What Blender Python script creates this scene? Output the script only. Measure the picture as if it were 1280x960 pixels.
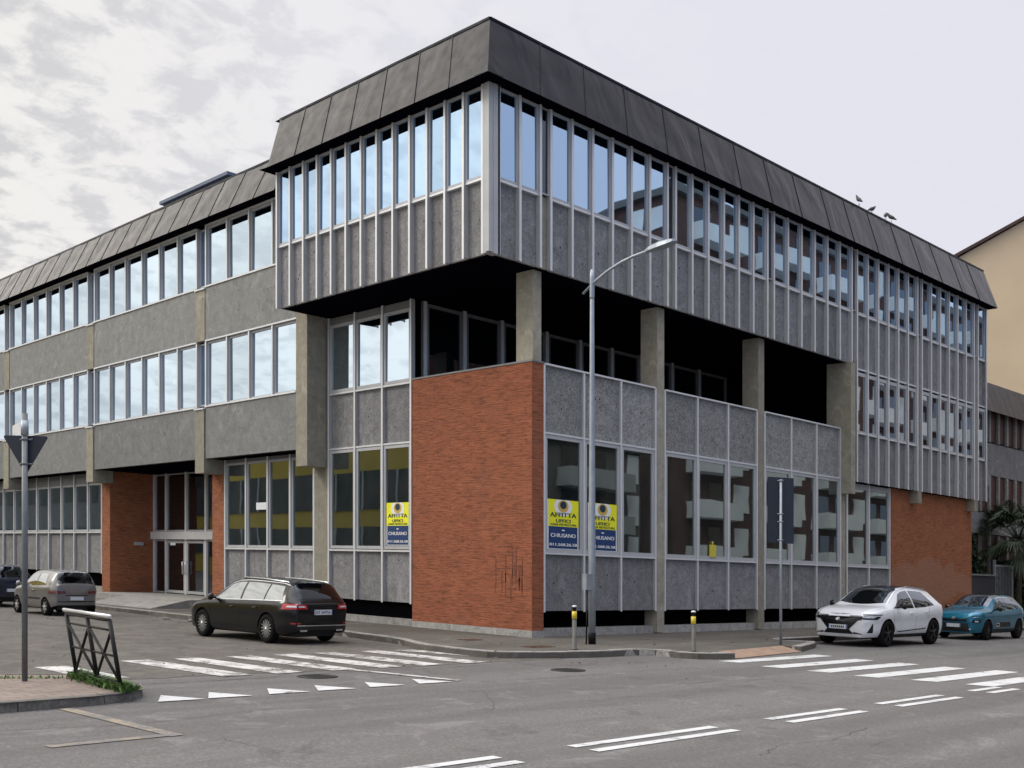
import bpy, bmesh, math, random
from mathutils import Vector, Matrix
random.seed(7)
R = math.radians
scene = bpy.context.scene
for o in list(bpy.data.objects): bpy.data.objects.remove(o)
COL = scene.collection

# ------------------------------------------------------------------ frame of the place
# world X runs along the right-hand street, world Y along the left-hand street;
# the whole junction lies on a gentle 2.9 % grade falling towards the right.
UR, UD = 0.684902, 0.728635
GRADE = 80/2750.
def g(u, v): return -GRADE*(u*UR - v*UD)
EYE = 1.9

# ------------------------------------------------------------------ camera
cam = bpy.data.cameras.new('camera'); camo = bpy.data.objects.new('camera', cam); COL.objects.link(camo)
camo.location = (0, 0, EYE)
camo.rotation_euler = (R(90), 0, -math.atan2(UD, UR))
cam.sensor_width = 36; cam.lens = 1372.37/1280*36
cam.shift_x = -100/1280.; cam.shift_y = (712.5-480)/1280.
cam.clip_start = 0.1; cam.clip_end = 2000
scene.camera = camo

# ------------------------------------------------------------------ light
SUN_AZ = math.atan2(0.95, -1.0)     # direction towards the sun (left, a little ahead)
SUN_EL = R(38)
sd = Vector((math.cos(SUN_EL)*math.cos(SUN_AZ), math.cos(SUN_EL)*math.sin(SUN_AZ), math.sin(SUN_EL)))
sun = bpy.data.lights.new('sun', 'SUN'); suno = bpy.data.objects.new('sun', sun); COL.objects.link(suno)
sun.energy = 1.3; sun.angle = R(16); sun.color = (1, .95, .88)
suno.rotation_euler = sd.to_track_quat('Z', 'Y').to_euler(); suno.location = (0, 0, 60)

world = bpy.data.worlds.new('World'); scene.world = world; world.use_nodes = True
def build_world():
    nt = world.node_tree; N = nt.nodes; L = nt.links; N.clear()
    out = N.new('ShaderNodeOutputWorld'); bg = N.new('ShaderNodeBackground'); bg.inputs[1].default_value = 0.1
    L.new(bg.outputs[0], out.inputs[0])
    sky = N.new('ShaderNodeTexSky'); sky.sky_type = 'NISHITA'; sky.sun_disc = False
    sky.sun_elevation = SUN_EL; sky.sun_rotation = math.atan2(sd.x, sd.y)
    tc = N.new('ShaderNodeTexCoord')
    sep = N.new('ShaderNodeSeparateXYZ'); L.new(tc.outputs['Generated'], sep.inputs[0])
    def math_(op, a, b=None, c=None, clamp=False):
        n = N.new('ShaderNodeMath'); n.operation = op; n.use_clamp = clamp
        for i, x in enumerate((a, b, c)):
            if x is None: continue
            if isinstance(x, (int, float)): n.inputs[i].default_value = x
            else: L.new(x, n.inputs[i])
        return n.outputs[0]
    zz = math_('ADD', math_('MAXIMUM', sep.outputs[2], 0.0), .22)
    cx = math_('DIVIDE', sep.outputs[0], zz); cy = math_('DIVIDE', sep.outputs[1], zz)
    cmb = N.new('ShaderNodeCombineXYZ'); L.new(cx, cmb.inputs[0]); L.new(cy, cmb.inputs[1])
    n1 = N.new('ShaderNodeTexNoise'); n1.inputs['Scale'].default_value = 12.0; n1.inputs['Detail'].default_value = 9; n1.inputs['Roughness'].default_value = .6
    n1.inputs['Distortion'].default_value = .25
    L.new(cmb.outputs[0], n1.inputs['Vector'])
    n2 = N.new('ShaderNodeTexNoise'); n2.inputs['Scale'].default_value = 1.1; n2.inputs['Detail'].default_value = 3
    L.new(cmb.outputs[0], n2.inputs['Vector'])
    # how far the direction looks to the bright side of the sky (towards the sun) : left of the street
    dot = N.new('ShaderNodeVectorMath'); dot.operation = 'DOT_PRODUCT'
    L.new(tc.outputs['Generated'], dot.inputs[0]); dot.inputs[1].default_value = (-.80, .60, 0)
    def ramp(x, a, b, lo=0., hi=1.):
        n = N.new('ShaderNodeMapRange'); n.interpolation_type = 'SMOOTHSTEP'
        n.inputs[1].default_value = a; n.inputs[2].default_value = b; n.inputs[3].default_value = lo; n.inputs[4].default_value = hi
        L.new(x, n.inputs[0]); return n.outputs[0]
    side = ramp(dot.outputs[1], -.35, .45)                 # 0 right / behind .. 1 left
    ahead = N.new('ShaderNodeVectorMath'); ahead.operation = 'DOT_PRODUCT'
    L.new(tc.outputs['Generated'], ahead.inputs[0]); ahead.inputs[1].default_value = (UD, UR, 0)
    # break between cloud cells: strong on the left, almost none on the right
    cell = ramp(n1.outputs[0], .39, .56)
    mott = math_('MULTIPLY', math_('SUBTRACT', 1., cell), math_('MULTIPLY_ADD', side, .85, .12))
    cA = N.new('ShaderNodeMixRGB'); cA.inputs[1].default_value = (7.75, 7.75, 8.6, 1); cA.inputs[2].default_value = (9.0, 8.8, 8.5, 1); L.new(side, cA.inputs[0])
    cB = N.new('ShaderNodeMixRGB'); cB.inputs[1].default_value = (7.0, 7.2, 8.4, 1); cB.inputs[2].default_value = (6.1, 6.1, 6.2, 1); L.new(side, cB.inputs[0])
    cl = N.new('ShaderNodeMixRGB'); L.new(mott, cl.inputs[0]); L.new(cA.outputs[0], cl.inputs[1]); L.new(cB.outputs[0], cl.inputs[2])
    # opening of blue sky behind and to the right of the viewer
    op = ramp(ahead.outputs[1], .15, -.45)
    op2 = math_('MULTIPLY', op, ramp(dot.outputs[1], .62, -.25))
    op2 = math_('MULTIPLY', op2, ramp(sep.outputs[2], .30, .62, 1., 0.))
    op3 = math_('MULTIPLY', op2, math_('MULTIPLY_ADD', n2.outputs[0], .7, .6), None, True)
    blue = N.new('ShaderNodeMixRGB'); blue.inputs[0].default_value = .8; L.new(sky.outputs[0], blue.inputs[1]); blue.inputs[2].default_value = (2.2, 4.2, 8.6, 1)
    fin = N.new('ShaderNodeMixRGB'); L.new(op3, fin.inputs[0]); L.new(cl.outputs[0], fin.inputs[1]); L.new(blue.outputs[0], fin.inputs[2])
    # warm glow of the veiled sun
    sdot = N.new('ShaderNodeVectorMath'); sdot.operation = 'DOT_PRODUCT'
    L.new(tc.outputs['Generated'], sdot.inputs[0]); sdot.inputs[1].default_value = sd
    gl = ramp(sdot.outputs[1], .62, 1.)
    gm = N.new('ShaderNodeMixRGB'); gm.blend_type = 'ADD'; L.new(gl, gm.inputs[0]); L.new(fin.outputs[0], gm.inputs[1]); gm.inputs[2].default_value = (6, 5.6, 5.0, 1)
    # overcast skies are brightest overhead
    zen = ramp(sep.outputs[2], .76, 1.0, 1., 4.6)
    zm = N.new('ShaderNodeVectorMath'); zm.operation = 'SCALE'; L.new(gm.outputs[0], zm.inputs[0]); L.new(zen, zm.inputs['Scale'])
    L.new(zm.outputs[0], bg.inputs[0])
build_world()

scene.view_settings.view_transform = 'Standard'; scene.view_settings.look = 'None'
scene.view_settings.exposure = 0.0; scene.view_settings.gamma = 1.0
scene.view_settings.use_curve_mapping = False

# ------------------------------------------------------------------ materials
def new_mat(name):
    m = bpy.data.materials.new(name); m.use_nodes = True
    nt = m.node_tree; b = nt.nodes['Principled BSDF']
    return m, nt, b
def _n(nt, t, **kw):
    n = nt.nodes.new(t)
    for k, v in kw.items():
        if k in n.inputs: n.inputs[k].default_value = v
        else: setattr(n, k, v)
    return n
def coords(nt, kind='UV', scale=(1, 1, 1)):
    tc = _n(nt, 'ShaderNodeTexCoord'); mp = _n(nt, 'ShaderNodeMapping'); mp.inputs['Scale'].default_value = scale
    nt.links.new(tc.outputs[kind], mp.inputs['Vector']); return mp.outputs[0]
def rampc(nt, fac, stops):
    r = _n(nt, 'ShaderNodeValToRGB'); e = r.color_ramp.elements
    while len(e) < len(stops): e.new(.5)
    for i, (p, c) in enumerate(stops):
        e[i].position = p; e[i].color = (c[0], c[1], c[2], 1)
    nt.links.new(fac, r.inputs[0]); return r.outputs[0]
def noise(nt, vec, scale, detail=4, rough=.55, dist=0.):
    n = _n(nt, 'ShaderNodeTexNoise'); n.inputs['Scale'].default_value = scale; n.inputs['Detail'].default_value = detail
    n.inputs['Roughness'].default_value = rough; n.inputs['Distortion'].default_value = dist
    nt.links.new(vec, n.inputs['Vector']); return n.outputs[0]
def mix(nt, fac, a, b, mode='MIX'):
    n = _n(nt, 'ShaderNodeMixRGB', blend_type=mode)
    for i, x in ((0, fac), (1, a), (2, b)):
        if isinstance(x, (int, float)): n.inputs[i].default_value = x
        elif isinstance(x, tuple): n.inputs[i].default_value = (*x[:3], 1)
        else: nt.links.new(x, n.inputs[i])
    return n.outputs[0]
def bump(nt, b, h, strength=.3, dist=.02):
    n = _n(nt, 'ShaderNodeBump'); n.inputs['Strength'].default_value = strength; n.inputs['Distance'].default_value = dist
    nt.links.new(h, n.inputs['Height']); nt.links.new(n.outputs[0], b.inputs['Normal']); return n
def mathn(nt, op, a, b=0., clamp=False):
    n = _n(nt, 'ShaderNodeMath', operation=op, use_clamp=clamp)
    for i, x in ((0, a), (1, b)):
        if isinstance(x, (int, float)): n.inputs[i].default_value = x
        else: nt.links.new(x, n.inputs[i])
    return n.outputs[0]
def simple(name, col, rough=.5, metal=0., var=.12, scale=3., kind='Object', spec=.5, coat=0., bmp=0.):
    m, nt, b = new_mat(name)
    v = coords(nt, kind); f = noise(nt, v, scale, 5)
    lo = tuple(c*(1-var) for c in col); hi = tuple(min(1, c*(1+var)) for c in col)
    nt.links.new(rampc(nt, f, [(.3, lo), (.7, hi)]), b.inputs['Base Color'])
    b.inputs['Roughness'].default_value = rough; b.inputs['Metallic'].default_value = metal
    b.inputs['Specular IOR Level'].default_value = spec
    if coat: b.inputs['Coat Weight'].default_value = coat; b.inputs['Coat Roughness'].default_value = .03
    if bmp: bump(nt, b, noise(nt, v, scale*8, 3), bmp, .01)
    return m
def concrete(name, c0, c1, flake=.35, rough=.85, stain=.5):
    m, nt, b = new_mat(name); v = coords(nt, 'UV')
    big = noise(nt, v, .55, 5, .6, .6); mid = noise(nt, v, 3.1, 6, .65, .3); fine = noise(nt, v, 38, 3, .7)
    base = rampc(nt, big, [(.3, c0), (.7, c1)])
    base = mix(nt, .45, base, rampc(nt, mid, [(.32, tuple(x*.72 for x in c0)), (.68, tuple(min(1, x*1.22) for x in c1))]))
    vo = _n(nt, 'ShaderNodeTexVoronoi', feature='F1'); vo.inputs['Scale'].default_value = 30; nt.links.new(v, vo.inputs['Vector'])
    sp = _n(nt, 'ShaderNodeSeparateColor'); nt.links.new(vo.outputs['Color'], sp.inputs[0])
    fl = mathn(nt, 'MULTIPLY', mathn(nt, 'GREATER_THAN', sp.outputs[0], .68), flake)
    base = mix(nt, fl, base, tuple(min(1, x*1.9) for x in c1))
    fl2 = mathn(nt, 'MULTIPLY', mathn(nt, 'LESS_THAN', sp.outputs[0], .2), flake*.8)
    base = mix(nt, fl2, base, tuple(x*.45 for x in c0))
    # pale efflorescence patches and dark run-off streaks
    sv = coords(nt, 'UV', (1.6, .25, 1)); st = noise(nt, sv, 2.2, 5, .6, .4)
    base = mix(nt, mathn(nt, 'MULTIPLY', rampc(nt, st, [(.52, (0, 0, 0)), (.75, (1, 1, 1))]), stain), base, tuple(x*.6 for x in c0))
    pv = noise(nt, coords(nt, 'UV', (1, .8, 1)), 1.7, 6, .62, 1.5)
    base = mix(nt, mathn(nt, 'MULTIPLY', rampc(nt, pv, [(.58, (0, 0, 0)), (.64, (1, 1, 1))]), .42), base, tuple(min(1, x*1.5) for x in c1))
    oi = _n(nt, 'ShaderNodeObjectInfo'); vr = mathn(nt, 'MULTIPLY_ADD', oi.outputs['Random'], .30); vr.node.inputs[2].default_value = .86
    hs = _n(nt, 'ShaderNodeHueSaturation'); nt.links.new(vr, hs.inputs['Value']); nt.links.new(base, hs.inputs['Color']); base = hs.outputs[0]
    nt.links.new(base, b.inputs['Base Color']); b.inputs['Roughness'].default_value = rough
    bump(nt, b, fine, .35, .012)
    return m
def brick(name, c1, c2, mortar, bw=.26, bh=.05, dirt=.5):
    m, nt, b = new_mat(name); v = coords(nt, 'UV')
    br = _n(nt, 'ShaderNodeTexBrick'); nt.links.new(v, br.inputs['Vector'])
    br.inputs['Scale'].default_value = 1.; br.inputs['Brick Width'].default_value = bw; br.inputs['Row Height'].default_value = bh
    br.inputs['Mortar Size'].default_value = .005; br.inputs['Mortar Smooth'].default_value = .3; br.inputs['Bias'].default_value = 0.
    br.inputs['Color1'].default_value = (*c1, 1); br.inputs['Color2'].default_value = (*c2, 1); br.inputs['Mortar'].default_value = (*mortar, 1)
    n2 = noise(nt, coords(nt, 'UV', (1.5, 11, 1)), 2.0, 5, .65, .7)
    n1 = noise(nt, coords(nt, 'UV', (1, 2.2, 1)), 1.3, 6, .65, .8)
    c = mix(nt, .68, br.outputs[0], rampc(nt, n2, [(.38, tuple(x*.30 for x in c2)), (.48, c1), (.66, tuple(min(1, x*1.55+.012) for x in c1))]))  # streaks: brick tone, darkest ones put split-face shadows into the colour
    c = mix(nt, .4, c, rampc(nt, n1, [(.3, tuple(x*.62 for x in c2)), (.7, tuple(min(1, x*1.25) for x in c1))]))
    n3 = noise(nt, v, .8, 4, .55, .5)
    c = mix(nt, mathn(nt, 'MULTIPLY', rampc(nt, n3, [(.58, (0, 0, 0)), (.72, (1, 1, 1))]), dirt*.5), c, tuple(x*.55+.05 for x in c1))
    nt.links.new(c, b.inputs['Base Color']); b.inputs['Roughness'].default_value = .9
    h = mix(nt, .5, br.outputs['Fac'], n2, 'SUBTRACT')
    bump(nt, b, mathn(nt, 'SUBTRACT', n2, mathn(nt, 'MULTIPLY', br.outputs['Fac'], .8)), .8, .02)
    return m
def glass(name, base=(.008, .011, .014), tint=(.78, .88, 1.), f0=.18, rough=.015, interior=None):
    m, nt, b = new_mat(name)
    out = nt.nodes['Material Output']
    gl = _n(nt, 'ShaderNodeBsdfGlossy'); gl.inputs['Color'].default_value = (*tint, 1); gl.inputs['Roughness'].default_value = rough
    v = coords(nt, 'Object')
    bn = _n(nt, 'ShaderNodeBump'); bn.inputs['Strength'].default_value = .05; bn.inputs['Distance'].default_value = .03
    nt.links.new(noise(nt, v, .9, 1), bn.inputs['Height']); nt.links.new(bn.outputs[0], gl.inputs['Normal'])
    df = _n(nt, 'ShaderNodeBsdfDiffuse'); df.inputs['Color'].default_value = (*base, 1)
    if interior:
        nt.links.new(rampc(nt, noise(nt, coords(nt, 'UV', (1.2, .8, 1)), 1.0, 3), [(.35, base), (.7, interior)]), df.inputs['Color'])
    lw = _n(nt, 'ShaderNodeLayerWeight'); lw.inputs['Blend'].default_value = .5
    f = mathn(nt, 'POWER', lw.outputs['Facing'], 3.0)
    oi = _n(nt, 'ShaderNodeObjectInfo')
    f = mathn(nt, 'MULTIPLY_ADD', f, 1-f0); f.node.inputs[2].default_value = f0*.88
    f = mathn(nt, 'ADD', f, mathn(nt, 'MULTIPLY', oi.outputs['Random'], f0*.22), True)
    ms = _n(nt, 'ShaderNodeMixShader'); nt.links.new(f, ms.inputs[0]); nt.links.new(df.outputs[0], ms.inputs[1]); nt.links.new(gl.outputs[0], ms.inputs[2])
    nt.links.new(ms.outputs[0], out.inputs['Surface'])
    return m
M = {}
M['panel'] = concrete('exposed aggregate concrete', (.165, .163, .165), (.24, .237, .237), .22)
M['panel_light'] = concrete('pale aggregate concrete', (.175, .175, .168), (.25, .25, .24), .36, stain=.15)
M['slab'] = concrete('smooth grey slab', (.175, .177, .170), (.235, .237, .228), .12, stain=.25)
M['beige'] = concrete('beige cast concrete', (.25, .23, .18), (.33, .305, .24), .08, stain=.4)
M['base'] = concrete('weathered base concrete', (.22, .215, .2), (.34, .33, .31), .15)
M['brick'] = brick('long red brick', (.325, .104, .047), (.24, .072, .033), (.12, .065, .045), .36, .062, .45)
def worn_brick():
    m = brick('worn orange brick', (.36, .125, .05), (.29, .095, .038), (.22, .11, .07), .26, .055, .3); m.name = 'worn orange brick'
    nt = m.node_tree; b = nt.nodes['Principled BSDF']; src = b.inputs['Base Color'].links[0].from_socket
    v = coords(nt, 'UV'); sp = _n(nt, 'ShaderNodeSeparateXYZ'); nt.links.new(v, sp.inputs[0])
    n_ = noise(nt, v, .9, 6, .65, .6)
    dz = mathn(nt, 'ABSOLUTE', mathn(nt, 'SUBTRACT', sp.outputs[1], 1.75)); dx = mathn(nt, 'ABSOLUTE', mathn(nt, 'SUBTRACT', sp.outputs[0], 41.2))
    f = mathn(nt, 'SUBTRACT', mathn(nt, 'SUBTRACT', mathn(nt, 'MULTIPLY_ADD', n_, 1.6), mathn(nt, 'MULTIPLY', dz, .85)), mathn(nt, 'MULTIPLY', dx, .16))
    nt.links.new(mix(nt, mathn(nt, 'MULTIPLY', rampc(nt, f, [(.34, (0, 0, 0)), (.46, (1, 1, 1))]), .45), src, (.36, .21, .14)), b.inputs['Base Color'])
    return m
M['brick_orange'] = brick('orange brick', (.35, .125, .055), (.28, .095, .042), (.22, .11, .07), .26, .055, .3)
M['alu'] = simple('anodised aluminium', (.45, .455, .46), .5, .08, .10, 1.2)
M['alu_bright'] = simple('bright aluminium edge', (.72, .73, .74), .4, .25, .08, 1.5)
M['alu_dark'] = simple('shaded grey frame', (.20, .205, .21), .5, .2, .1, 2)
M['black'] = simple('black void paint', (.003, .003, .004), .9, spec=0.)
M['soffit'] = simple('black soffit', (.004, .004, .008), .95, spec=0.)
M['tie'] = simple('tie hole', (.015, .015, .015), .9)
M['glass'] = glass('window glass', f0=.45)
M['glass_up'] = glass('upper window glass', tint=(.56, .76, 1.), f0=.72)
M['glass_ribbon'] = glass('ribbon window glass', tint=(.68, .81, .93), f0=.80)
M['glass_low'] = glass('ground floor glass', (.008, .012, .012), (.82, .96, 1.), .24, interior=(.03, .032, .03))
M['glass_entr'] = glass('entrance glass', (.003, .004, .005), f0=.05)
M['glass_dark'] = glass('recessed glass', (.004, .005, .007), f0=.10)
def fascia_mat():
    m, nt, b = new_mat('dark bronze roof metal'); v = coords(nt, 'UV')
    f = noise(nt, v, .9, 4, .6, .5)
    nt.links.new(rampc(nt, f, [(.3, (.012, .0145, .021)), (.7, (.020, .022, .029))]), b.inputs['Base Color'])
    b.inputs['Specular IOR Level'].default_value = 0.; b.inputs['Roughness'].default_value = .8
    bn = bump(nt, b, noise(nt, coords(nt, 'UV', (1, .55, 1)), 1.1, 2, .5, .6), .4, .10)
    # oxidised sheet: weak face-on reflection, strong sheen at grazing angles
    gl = _n(nt, 'ShaderNodeBsdfGlossy'); gl.inputs['Color'].default_value = (.96, .93, .90, 1)
    nt.links.new(rampc(nt, noise(nt, v, 3, 5), [(.3, (.24,)*3), (.7, (.36,)*3)]), gl.inputs['Roughness']); nt.links.new(bn.outputs[0], gl.inputs['Normal'])
    lw = _n(nt, 'ShaderNodeLayerWeight'); lw.inputs['Blend'].default_value = .5; nt.links.new(bn.outputs[0], lw.inputs['Normal'])
    k = mathn(nt, 'POWER', lw.outputs['Facing'], 4.5); k = mathn(nt, 'MULTIPLY_ADD', k, .85); k.node.inputs[2].default_value = .004
    ms = _n(nt, 'ShaderNodeMixShader'); nt.links.new(k, ms.inputs[0]); nt.links.new(b.outputs[0], ms.inputs[1]); nt.links.new(gl.outputs[0], ms.inputs[2])
    nt.links.new(ms.outputs[0], nt.nodes['Material Output'].inputs['Surface'])
    return m
M['fascia'] = fascia_mat()
M['roof'] = simple('grey roofing felt', (.11, .11, .11), .9)
def asphalt(name, c0, c1, patch, crack=.8, grain=70):
    m, nt, b = new_mat(name); v = coords(nt, 'Object')
    fine = noise(nt, v, grain, 5, .85); mid = noise(nt, v, 2.2, 6, .65); big = noise(nt, v, .16, 4, .55, .8)
    c = rampc(nt, big, [(.32, c0), (.68, c1)])
    c = mix(nt, .35, c, rampc(nt, mid, [(.3, tuple(x*.72 for x in c0)), (.7, tuple(x*1.3 for x in c1))]))
    c = mix(nt, .7, c, rampc(nt, fine, [(.25, tuple(x*.34 for x in c0)), (.54, c0), (.76, tuple(x*2.4 for x in c1))]))
    # worn lighter wheel tracks and patches
    pv = coords(nt, 'Object', (.30, .9, 1)); pn = noise(nt, pv, .9, 5, .6, .9)
    c = mix(nt, mathn(nt, 'MULTIPLY', rampc(nt, pn, [(.47, (0, 0, 0)), (.62, (1, 1, 1))]), patch), c, tuple(x*.58 for x in c0))
    lane = noise(nt, coords(nt, 'Object', (.05, .75, 1)), 1.0, 3, .5, .3)
    c = mix(nt, mathn(nt, 'MULTIPLY', rampc(nt, lane, [(.46, (0, 0, 0)), (.58, (1, 1, 1))]), .42), c, tuple(x*.6 for x in c0))
    so = noise(nt, v, 1.1, 7, .7, .6)
    c = mix(nt, mathn(nt, 'MULTIPLY', rampc(nt, so, [(.58, (0, 0, 0)), (.66, (1, 1, 1))]), .48), c, tuple(x*.5 for x in c0))
    c = mix(nt, mathn(nt, 'MULTIPLY', rampc(nt, so, [(.36, (1, 1, 1)), (.43, (0, 0, 0))]), .4), c, tuple(min(1, x*1.4) for x in c1))
    # cracks
    dv = mix(nt, .22, v, _col(nt, v)); vo = _n(nt, 'ShaderNodeTexVoronoi', feature='DISTANCE_TO_EDGE'); vo.inputs['Scale'].default_value = .42; nt.links.new(dv, vo.inputs['Vector'])
    cr = rampc(nt, vo.outputs[0], [(.0, (1, 1, 1)), (.005, (0, 0, 0))])
    gate = rampc(nt, noise(nt, v, .35, 3), [(.55, (0, 0, 0)), (.66, (1, 1, 1))])
    c = mix(nt, mathn(nt, 'MULTIPLY', mathn(nt, 'MULTIPLY', cr, gate), crack), c, tuple(x*.25 for x in c0))
    nt.links.new(c, b.inputs['Base Color']); b.inputs['Roughness'].default_value = .88
    b.inputs['Specular IOR Level'].default_value = .3
    bump(nt, b, mathn(nt, 'SUBTRACT', fine, mathn(nt, 'MULTIPLY', cr, .6)), .5, .012)
    return m
def _col(nt, v):
    n = _n(nt, 'ShaderNodeTexNoise'); n.inputs['Scale'].default_value = 1.3; n.inputs['Detail'].default_value = 4
    nt.links.new(v, n.inputs['Vector']); return n.outputs['Color']
M['asphalt'] = asphalt('asphalt', (.145, .138, .131), (.180, .172, .164), .14, .8, 24)
def old_asphalt():
    m, nt, b = new_mat('broken old asphalt'); v = coords(nt, 'Object')
    fine = noise(nt, v, 45, 3, .8); mid = noise(nt, v, 1.6, 8, .72, .5); sm_ = noise(nt, v, 5.5, 6, .7, .3)
    st = noise(nt, coords(nt, 'Object', (1.0, .28, 1)), 1.1, 5, .65, .8)
    c = rampc(nt, mid, [(.36, (.070, .063, .055)), (.47, (.115, .104, .092)), (.53, (.15, .137, .12)), (.66, (.205, .187, .163))])
    c = mix(nt, mathn(nt, 'MULTIPLY', rampc(nt, sm_, [(.53, (0, 0, 0)), (.57, (1, 1, 1))]), .55), c, (.075, .068, .06))
    c = mix(nt, mathn(nt, 'MULTIPLY', rampc(nt, st, [(.54, (0, 0, 0)), (.60, (1, 1, 1))]), .5), c, (.19, .175, .155))
    c = mix(nt, .5, c, rampc(nt, fine, [(.28, (.05, .046, .04)), (.55, (.14, .128, .112)), (.75, (.30, .28, .25))]))
    vo = _n(nt, 'ShaderNodeTexVoronoi', feature='DISTANCE_TO_EDGE'); vo.inputs['Scale'].default_value = 1.6; nt.links.new(mix(nt, .2, v, _col(nt, v)), vo.inputs['Vector'])
    cr = mathn(nt, 'MULTIPLY', rampc(nt, vo.outputs[0], [(0, (1, 1, 1)), (.02, (0, 0, 0))]), rampc(nt, noise(nt, v, .5, 3), [(.45, (0, 0, 0)), (.6, (1, 1, 1))]))
    c = mix(nt, mathn(nt, 'MULTIPLY', cr, .8), c, (.03, .028, .025))
    nt.links.new(c, b.inputs['Base Color']); b.inputs['Roughness'].default_value = .9; b.inputs['Specular IOR Level'].default_value = .25
    bump(nt, b, mathn(nt, 'SUBTRACT', mathn(nt, 'ADD', mid, mathn(nt, 'MULTIPLY', fine, .3)), mathn(nt, 'MULTIPLY', cr, .4)), .8, .05)
    return m
M['asphalt_old'] = old_asphalt()
M['pavement'] = asphalt('worn pavement asphalt', (.115, .105, .09), (.165, .153, .132), .45, .7, 60)
M['kerb'] = concrete('stone kerb', (.19, .178, .16), (.29, .277, .255), .25)
M['kerb_dark'] = concrete('dirty dark kerb', (.085, .08, .07), (.15, .142, .128), .2)
M['kerb_orange'] = simple('orange tactile ramp', (.30, .205, .145), .9, 0, .2, 6)
def paint(name, col, under, wear):
    m, nt, b = new_mat(name); v = coords(nt, 'Object')
    n1 = noise(nt, v, 3.0, 8, .72, .4); n2 = noise(nt, v, 26, 3, .7)
    f = mathn(nt, 'ADD', mathn(nt, 'MULTIPLY', n1, .7), mathn(nt, 'MULTIPLY', n2, .3))
    w = rampc(nt, f, [(wear-.035, (0, 0, 0)), (wear+.035, (1, 1, 1))])
    cc = rampc(nt, n1, [(.3, tuple(x*.8 for x in col)), (.7, col)])
    nt.links.new(mix(nt, w, under, cc), b.inputs['Base Color']); b.inputs['Roughness'].default_value = .7
    return m
M['paint'] = paint('white road paint', (.62, .62, .61), (.155, .149, .143), .415)
M['paint_worn'] = paint('worn white road paint', (.60, .585, .56), (.13, .119, .105), .475)
M['paint_yellow'] = paint('faded yellow road paint', (.30, .245, .18), (.155, .149, .143), .515)
def slabs():
    m, nt, b = new_mat('red block paving'); v = coords(nt, 'Object')
    br = _n(nt, 'ShaderNodeTexBrick'); nt.links.new(v, br.inputs['Vector']); br.inputs['Scale'].default_value = 1
    br.inputs['Brick Width'].default_value = .32; br.inputs['Row Height'].default_value = .2; br.inputs['Mortar Size'].default_value = .011
    br.inputs['Color1'].default_value = (.27, .205, .165, 1); br.inputs['Color2'].default_value = (.18, .14, .115, 1); br.inputs['Mortar'].default_value = (.06, .052, .042, 1)
    c = mix(nt, .5, br.outputs[0], rampc(nt, noise(nt, v, 1.2, 6, .65), [(.3, (.15, .13, .11)), (.7, (.30, .24, .2))]))
    nt.links.new(c, b.inputs['Base Color']); b.inputs['Roughness'].default_value = .9
    bump(nt, b, mathn(nt, 'MULTIPLY', br.outputs['Fac'], -1.), .4, .01); return m
M['slabs'] = slabs()
M['galv'] = simple('galvanised steel', (.36, .40, .44), .45, .55, .12, 4)
M['galv_dark'] = simple('dull grey steel post', (.15, .16, .17), .5, .4, .15, 5)
M['sign_back'] = simple('dark sign back', (.012, .018, .032), .5, 0, .3, 2)
M['white'] = simple('white enamel', (.72, .72, .72), .4, 0, .06, 4)
M['black_paint'] = simple('black gloss paint', (.008, .008, .008), .5, 0, .3, 6, spec=.25)
M['bollard'] = simple('brown grey bollard', (.10, .095, .088), .5, .3, .2, 5)
M['yellow'] = simple('yellow reflective band', (.72, .55, .05), .4, 0, .12, 6)
M['silvercap'] = simple('silver cap', (.75, .75, .74), .3, .6, .1, 5)
M['poster_yellow'] = simple('yellow poster print', (.88, .86, .02), .5, 0, .03, 2)
M['poster_blue'] = simple('navy poster print', (.012, .045, .15), .45, 0, .05, 2)
M['poster_white'] = simple('white poster print', (.85, .85, .82), .5, 0, .02, 2)
M['poster_ink'] = simple('dark blue ink', (.012, .035, .06), .5, 0, .05, 2)
M['poster_ochre'] = simple('ochre ink', (.62, .42, .10), .5, 0, .05, 2)
M['grass'] = simple('weed green', (.075, .15, .028), .7, 0, .5, 9)
M['tar'] = simple('dark crack', (.035, .033, .03), .95, 0, .3, 4)
M['litter'] = simple('dry leaf brown', (.12, .085, .05), .9, 0, .6, 30)
M['iron'] = simple('cast iron', (.045, .042, .04), .6, .5, .3, 12, bmp=.4)
M['rust'] = simple('rusty grate', (.10, .055, .035), .8, .2, .4, 9)
M['beige_wall'] = simple('apricot render', (.90, .70, .46), .9, 0, .05, .4)
M['tile'] = simple('brown roof edge', (.09, .055, .045), .8, 0, .2, 3)
M['render_grey'] = concrete('grey rendered spandrel', (.16, .155, .15), (.21, .205, .2), .05)
M['red_blind'] = simple('dark red blind', (.055, .016, .013), .5, 0, .3, .8)
M['hedge'] = simple('hedge green', (.018, .032, .012), .8, 0, .5, 5)
M['palm'] = simple('palm green', (.020, .036, .012), .6, 0, .5, 4)
M['bark'] = simple('palm bark', (.08, .06, .045), .9, 0, .4, 6)
M['dark_wall'] = simple('dark boundary wall', (.03, .032, .038), .8, 0, .3, 2)
M['plant'] = simple('blue grey plant cladding', (.10, .125, .19), .5, .2, .08, 1)
M['pigeon'] = simple('pigeon grey', (.06, .062, .07), .8, 0, .4, 14)
M['graffiti'] = simple('faded dark scrawl', (.15, .056, .032), .9, 0, .3, 8)
M['stone'] = concrete('step stone', (.20, .195, .175), (.28, .27, .25), .1)
M['rubble'] = concrete('rubble', (.14, .125, .105), (.24, .22, .2), .3)
M['paper'] = simple('white paper', (.8, .82, .85), .7, 0, .03, 3)
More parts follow.
